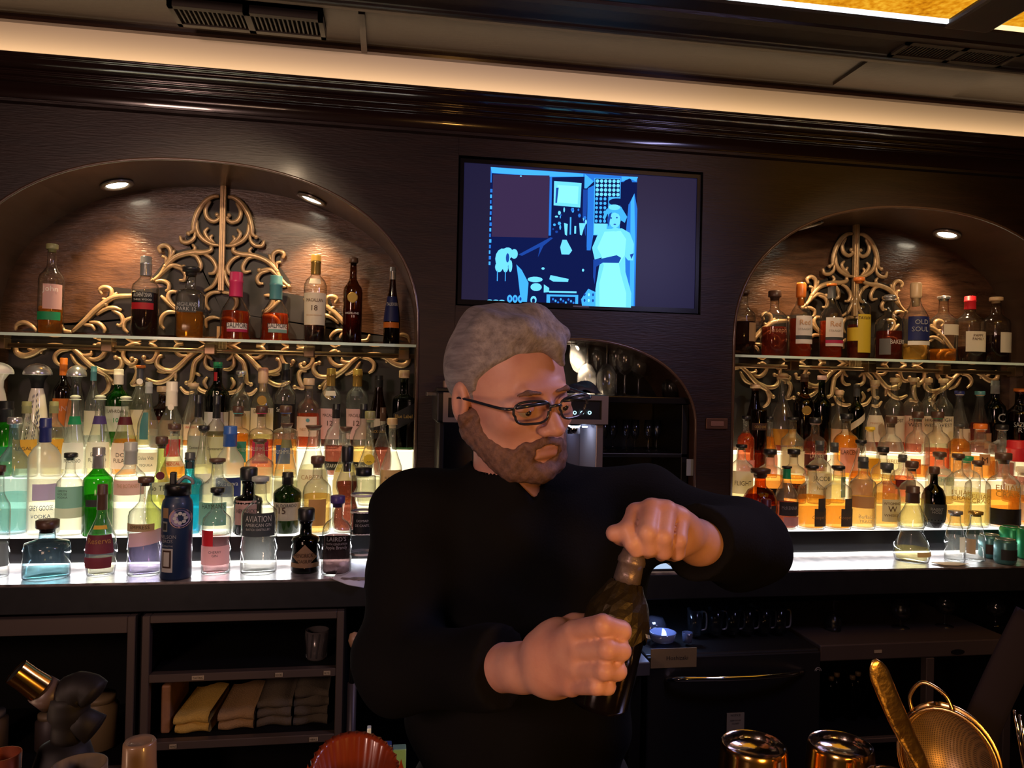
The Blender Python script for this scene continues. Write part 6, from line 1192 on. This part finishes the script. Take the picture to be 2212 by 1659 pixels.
P = [atd(x, y, d) for x, y, d in ((1888, 1425, .70), (1905, 1470, .702), (1930, 1530, .705), (1958, 1590, .71), (1985, 1640, .712), (2010, 1700, .715))]
t = thing('bar_spoon', 'flat hammered gold spoon handle leaning left of the strainer', 'spoon', tuple(P[-1])); Q = [p-P[-1] for p in spline(P, 4)]; n = len(Q)
Rr = [(.0095 if i > 2 else (.0025, .0065, .0085)[i])*(1-.45*max(0, (i/n-.45)/.55)) for i in range(n)]; G().tube(Q, Rr, 12, .22, tuple(FW)).obj('flat_handle', mat('worn_gold', (.62, .40, .13), .3, 1, bump=.6, bscale=70), t, True)
t2 = thing('utensil_cup', 'dark steel utensil cup below the frame edge holding strainer and spoon', 'cup', (atd(2040, 1700, .76).x+.012, atd(2040, 1700, .76).y+.0, BZ+.0006)); G().lathe([(.05, 0), (.056, .004), (.06, .085), (.057, .085), (.052, .008), (0, .008)], 28).obj('cup_body', STEEL, t2, True)
# blurred dark paddle leaning at far right
P = [atd(x, y, d) for x, y, d in ((2235, 1330, .80), (2180, 1440, .80), (2125, 1560, .81), (2100, 1640, .81), (2085, 1740, .82))]
t = thing('black_paddle', 'dark leaning paddle handle at the right frame edge', 'paddle', tuple(P[-1])); Q = [p-P[-1] for p in spline(P, 4)]; G().tube(Q, [.022]*(len(Q)), 12, .3, tuple(FW)).obj('handle_body', mat('dark_slate', (.012, .010, .018), .9, spec=.1), t, True)
for k, (x, y) in enumerate(((2192, 1535), (2204, 1545))):
    a, b = atd(x, y, .64), atd(x+22, y+130, .645); t = thing('metal_pick', ('thin steel cocktail pick at the right frame edge', 'second thin steel pick touching the frame edge')[k], 'pick', tuple(b)); G().tube([a-b, b-b], .0016, 6).obj('pick_rod', CHROME, t, True)
# ---- smoker torch at left
t = thing('blow_torch', 'black culinary torch with gold burner tube on a jar', 'torch', tuple(atd(118, 1640, .72))); O = atd(118, 1640, .72); a_ = lambda x, y, d=.72: atd(x, y, d)-O
b_, e_ = a_(22, 1448, .70), a_(92, 1478, .71); dr = (e_-b_)
b_, e_ = a_(34, 1450, .70), a_(88, 1488, .71)
G().tube([b_, b_*.55+e_*.45, e_], [.0115, .0115, .0125], 24, cap=False).obj('burner_tube', TINM, t, True); G().tube([b_+(e_-b_)*.03, b_+(e_-b_)*.05], .0105, 20).obj('burner_grid', SOOT, t, True)
G().tube([e_, a_(118, 1508)], [.0135, .0145], 20).obj('burner_collar', mat('collar_brown', (.10, .07, .06), .4), t, True)
BP = mat('black_plastic', (.008, .007, .007), .6, spec=.3)
G().tube(spline([a_(108, 1500), a_(145, 1500), a_(185, 1488), a_(210, 1505)], 4), [.013]*4+[.017]*4+[.015]*4+[.008], 16).obj('torch_head', BP, t, True)
G().tube(spline([a_(150, 1500), a_(148, 1560), a_(143, 1600)], 4), [.018]*4+[.014]*4+[.013], 16).obj('torch_neck', BP, t, True); G().tube([a_(150, 1540), a_(206, 1575)], [.011, .0145], 16).obj('fuel_knob', BP, t, True)
t = thing('smoking_lid_jar', 'black lidded jar with glass bowl beneath the torch', 'jar', (atd(140, 1600, .74).x, atd(140, 1600, .74).y, BZ+.0006)); zj = atd(140, 1600, .74).z-BZ
G().lathe([(.030, 0), (.034, .004), (.036, zj*.55), (.030, zj*.72), (.026, zj*.80)], 28).obj('jar_body', mat('jar_amber', (.10, .05, .02), .1, coat=1), t, True); G().lathe([(.0275, zj*.72), (.0275, zj*.86), (.022, zj*.97), (.012, zj), (0, zj)], 28).obj('lid', BP, t, True)
G().lathe([(.034, zj*.60), (.0375, zj*.66), (.0375, zj*.70), (.034, zj*.72)], 28, close=False).obj('neck_ring', mat('ring_cream', (.16, .12, .06), .3, coat=.5), t, True)
G().tube(spline([(.030, -.01, zj*.86), (.040, -.012, zj*.80), (.040, -.014, zj*.55), (.045, -.014, zj*.3)], 4), .0045, 8).obj('clasp', mat('clasp', (.45, .43, .50), .15, .8), t, True)
t = thing('steel_bowl', 'pale rimmed bowl edge under the torch', 'bowl', (atd(172, 1650, .66).x, atd(172, 1650, .66).y, BZ+.0006)); G().lathe([(.018, 0), (.022, atd(172, 1653, .66).z-BZ), (.0205, atd(172, 1653, .66).z-BZ), (.016, .004), (0, .004)], 28, close=False).obj('bowl_wall', mat('ring_dim', (.14, .11, .07), .3), t, True)
p = atd(4, 1630, .70); t = thing('copper_cup', 'red copper cup at the bottom left corner', 'cup', (p.x, p.y, BZ+.0006)); G().lathe([(.012, 0), (.016, p.z-BZ), (.0145, p.z-BZ), (.011, .004), (0, .004)], 28, close=False).obj('cup_wall', mat('copper', (.60, .16, .08), .3, .8), t, True)
p = atd(302, 1600, .74); h = p.z-BZ; t = thing('corked_bottle', 'small tan topped bottle standing left of the red fluted bowl', 'bottle', (p.x, p.y, BZ+.0006)); G().lathe([(.022, 0), (.024, .004), (.024, h*.45), (.014, h*.66), (.0125, h*.82)], 22).obj('glass_body', mat('brown_glass', (.10, .06, .03), .1, coat=1), t, True)
G().lathe([(.0135, h*.76), (.0165, h*.80), (.0155, h*.86), (.0150, h*.985), (.0135, h), (.010, h*.985), (0, h*.98)], 24).obj('stopper', mat('tan_cap', (.26, .165, .095), .35, coat=.5), t, True)
# ---- red fluted ceramic bowl and clear pouch
p = atd(766, 1690, .66); t = thing('fluted_bowl', 'amber red fluted glass bowl with raised fish shaped rim', 'bowl', (p.x, p.y, BZ+.0006)); RG = mat('red_glass', (.17, .026, .008), .25, coat=.3); h = atd(768, 1672, .66).z-BZ
V = []; Fc = []; n = 96
for i, (r_, z_) in enumerate(((.022, 0), (.030, .01), (.036, h*.6), (.041, h*.9), (.044, h+.004), (.040, h), (.030, h-.02), (.0, h-.03))):
    for j in range(n):
        a = 6.2832*j/n; fl = 1+(.035 if i in (2, 3, 4) else .012)*math.cos(a*32); up = .016*max(0, math.cos(a-1.75)) if i in (3, 4, 5) else 0; V.append((r_*fl*math.cos(a), r_*fl*math.sin(a), z_+up))
for i in range(7):
    for j in range(n): Fc.append((i*n+j, i*n+(j+1) % n, (i+1)*n+(j+1) % n, (i+1)*n+j))
me('bowl_wall', V, Fc, RG, t, True); t.scale = (.86, .86, 1)
for s in (-1, 1): G().lathe([(0, -.004), (.007, 0), (.0, .016)], 4, c=(s*.046, -.004, h-.004), ry=.5).obj('side_tab', RG, t)
p = atd(832, 1640, .74); t = thing('plastic_pouch', 'clear plastic pouch of blue and teal packets beside the red bowl', 'pouch', (p.x, p.y, BZ+.0006)); h = atd(832, 1574, .74).z-BZ
for k, (x0, x1, zz, c, m_) in enumerate(((-.018, -.014, h+.002, (.55, .75, .85), 'clear_edge'), (-.013, .006, h-.014, (.05, .12, .50), 'blue_packet'), (.007, .020, h-.018, (.25, .60, .60), 'teal_packet'))): bevel(G().box(x0, x1, -.004-.002*k, .004, 0, zz).obj('packet', mat(m_, c, .25, coat=.8), t), .001)
lettering('lettering', [('H2', 0, h-.032, .012, .02)], paper('white'), t, lambda u, z: (u-.002, -.0085, z))
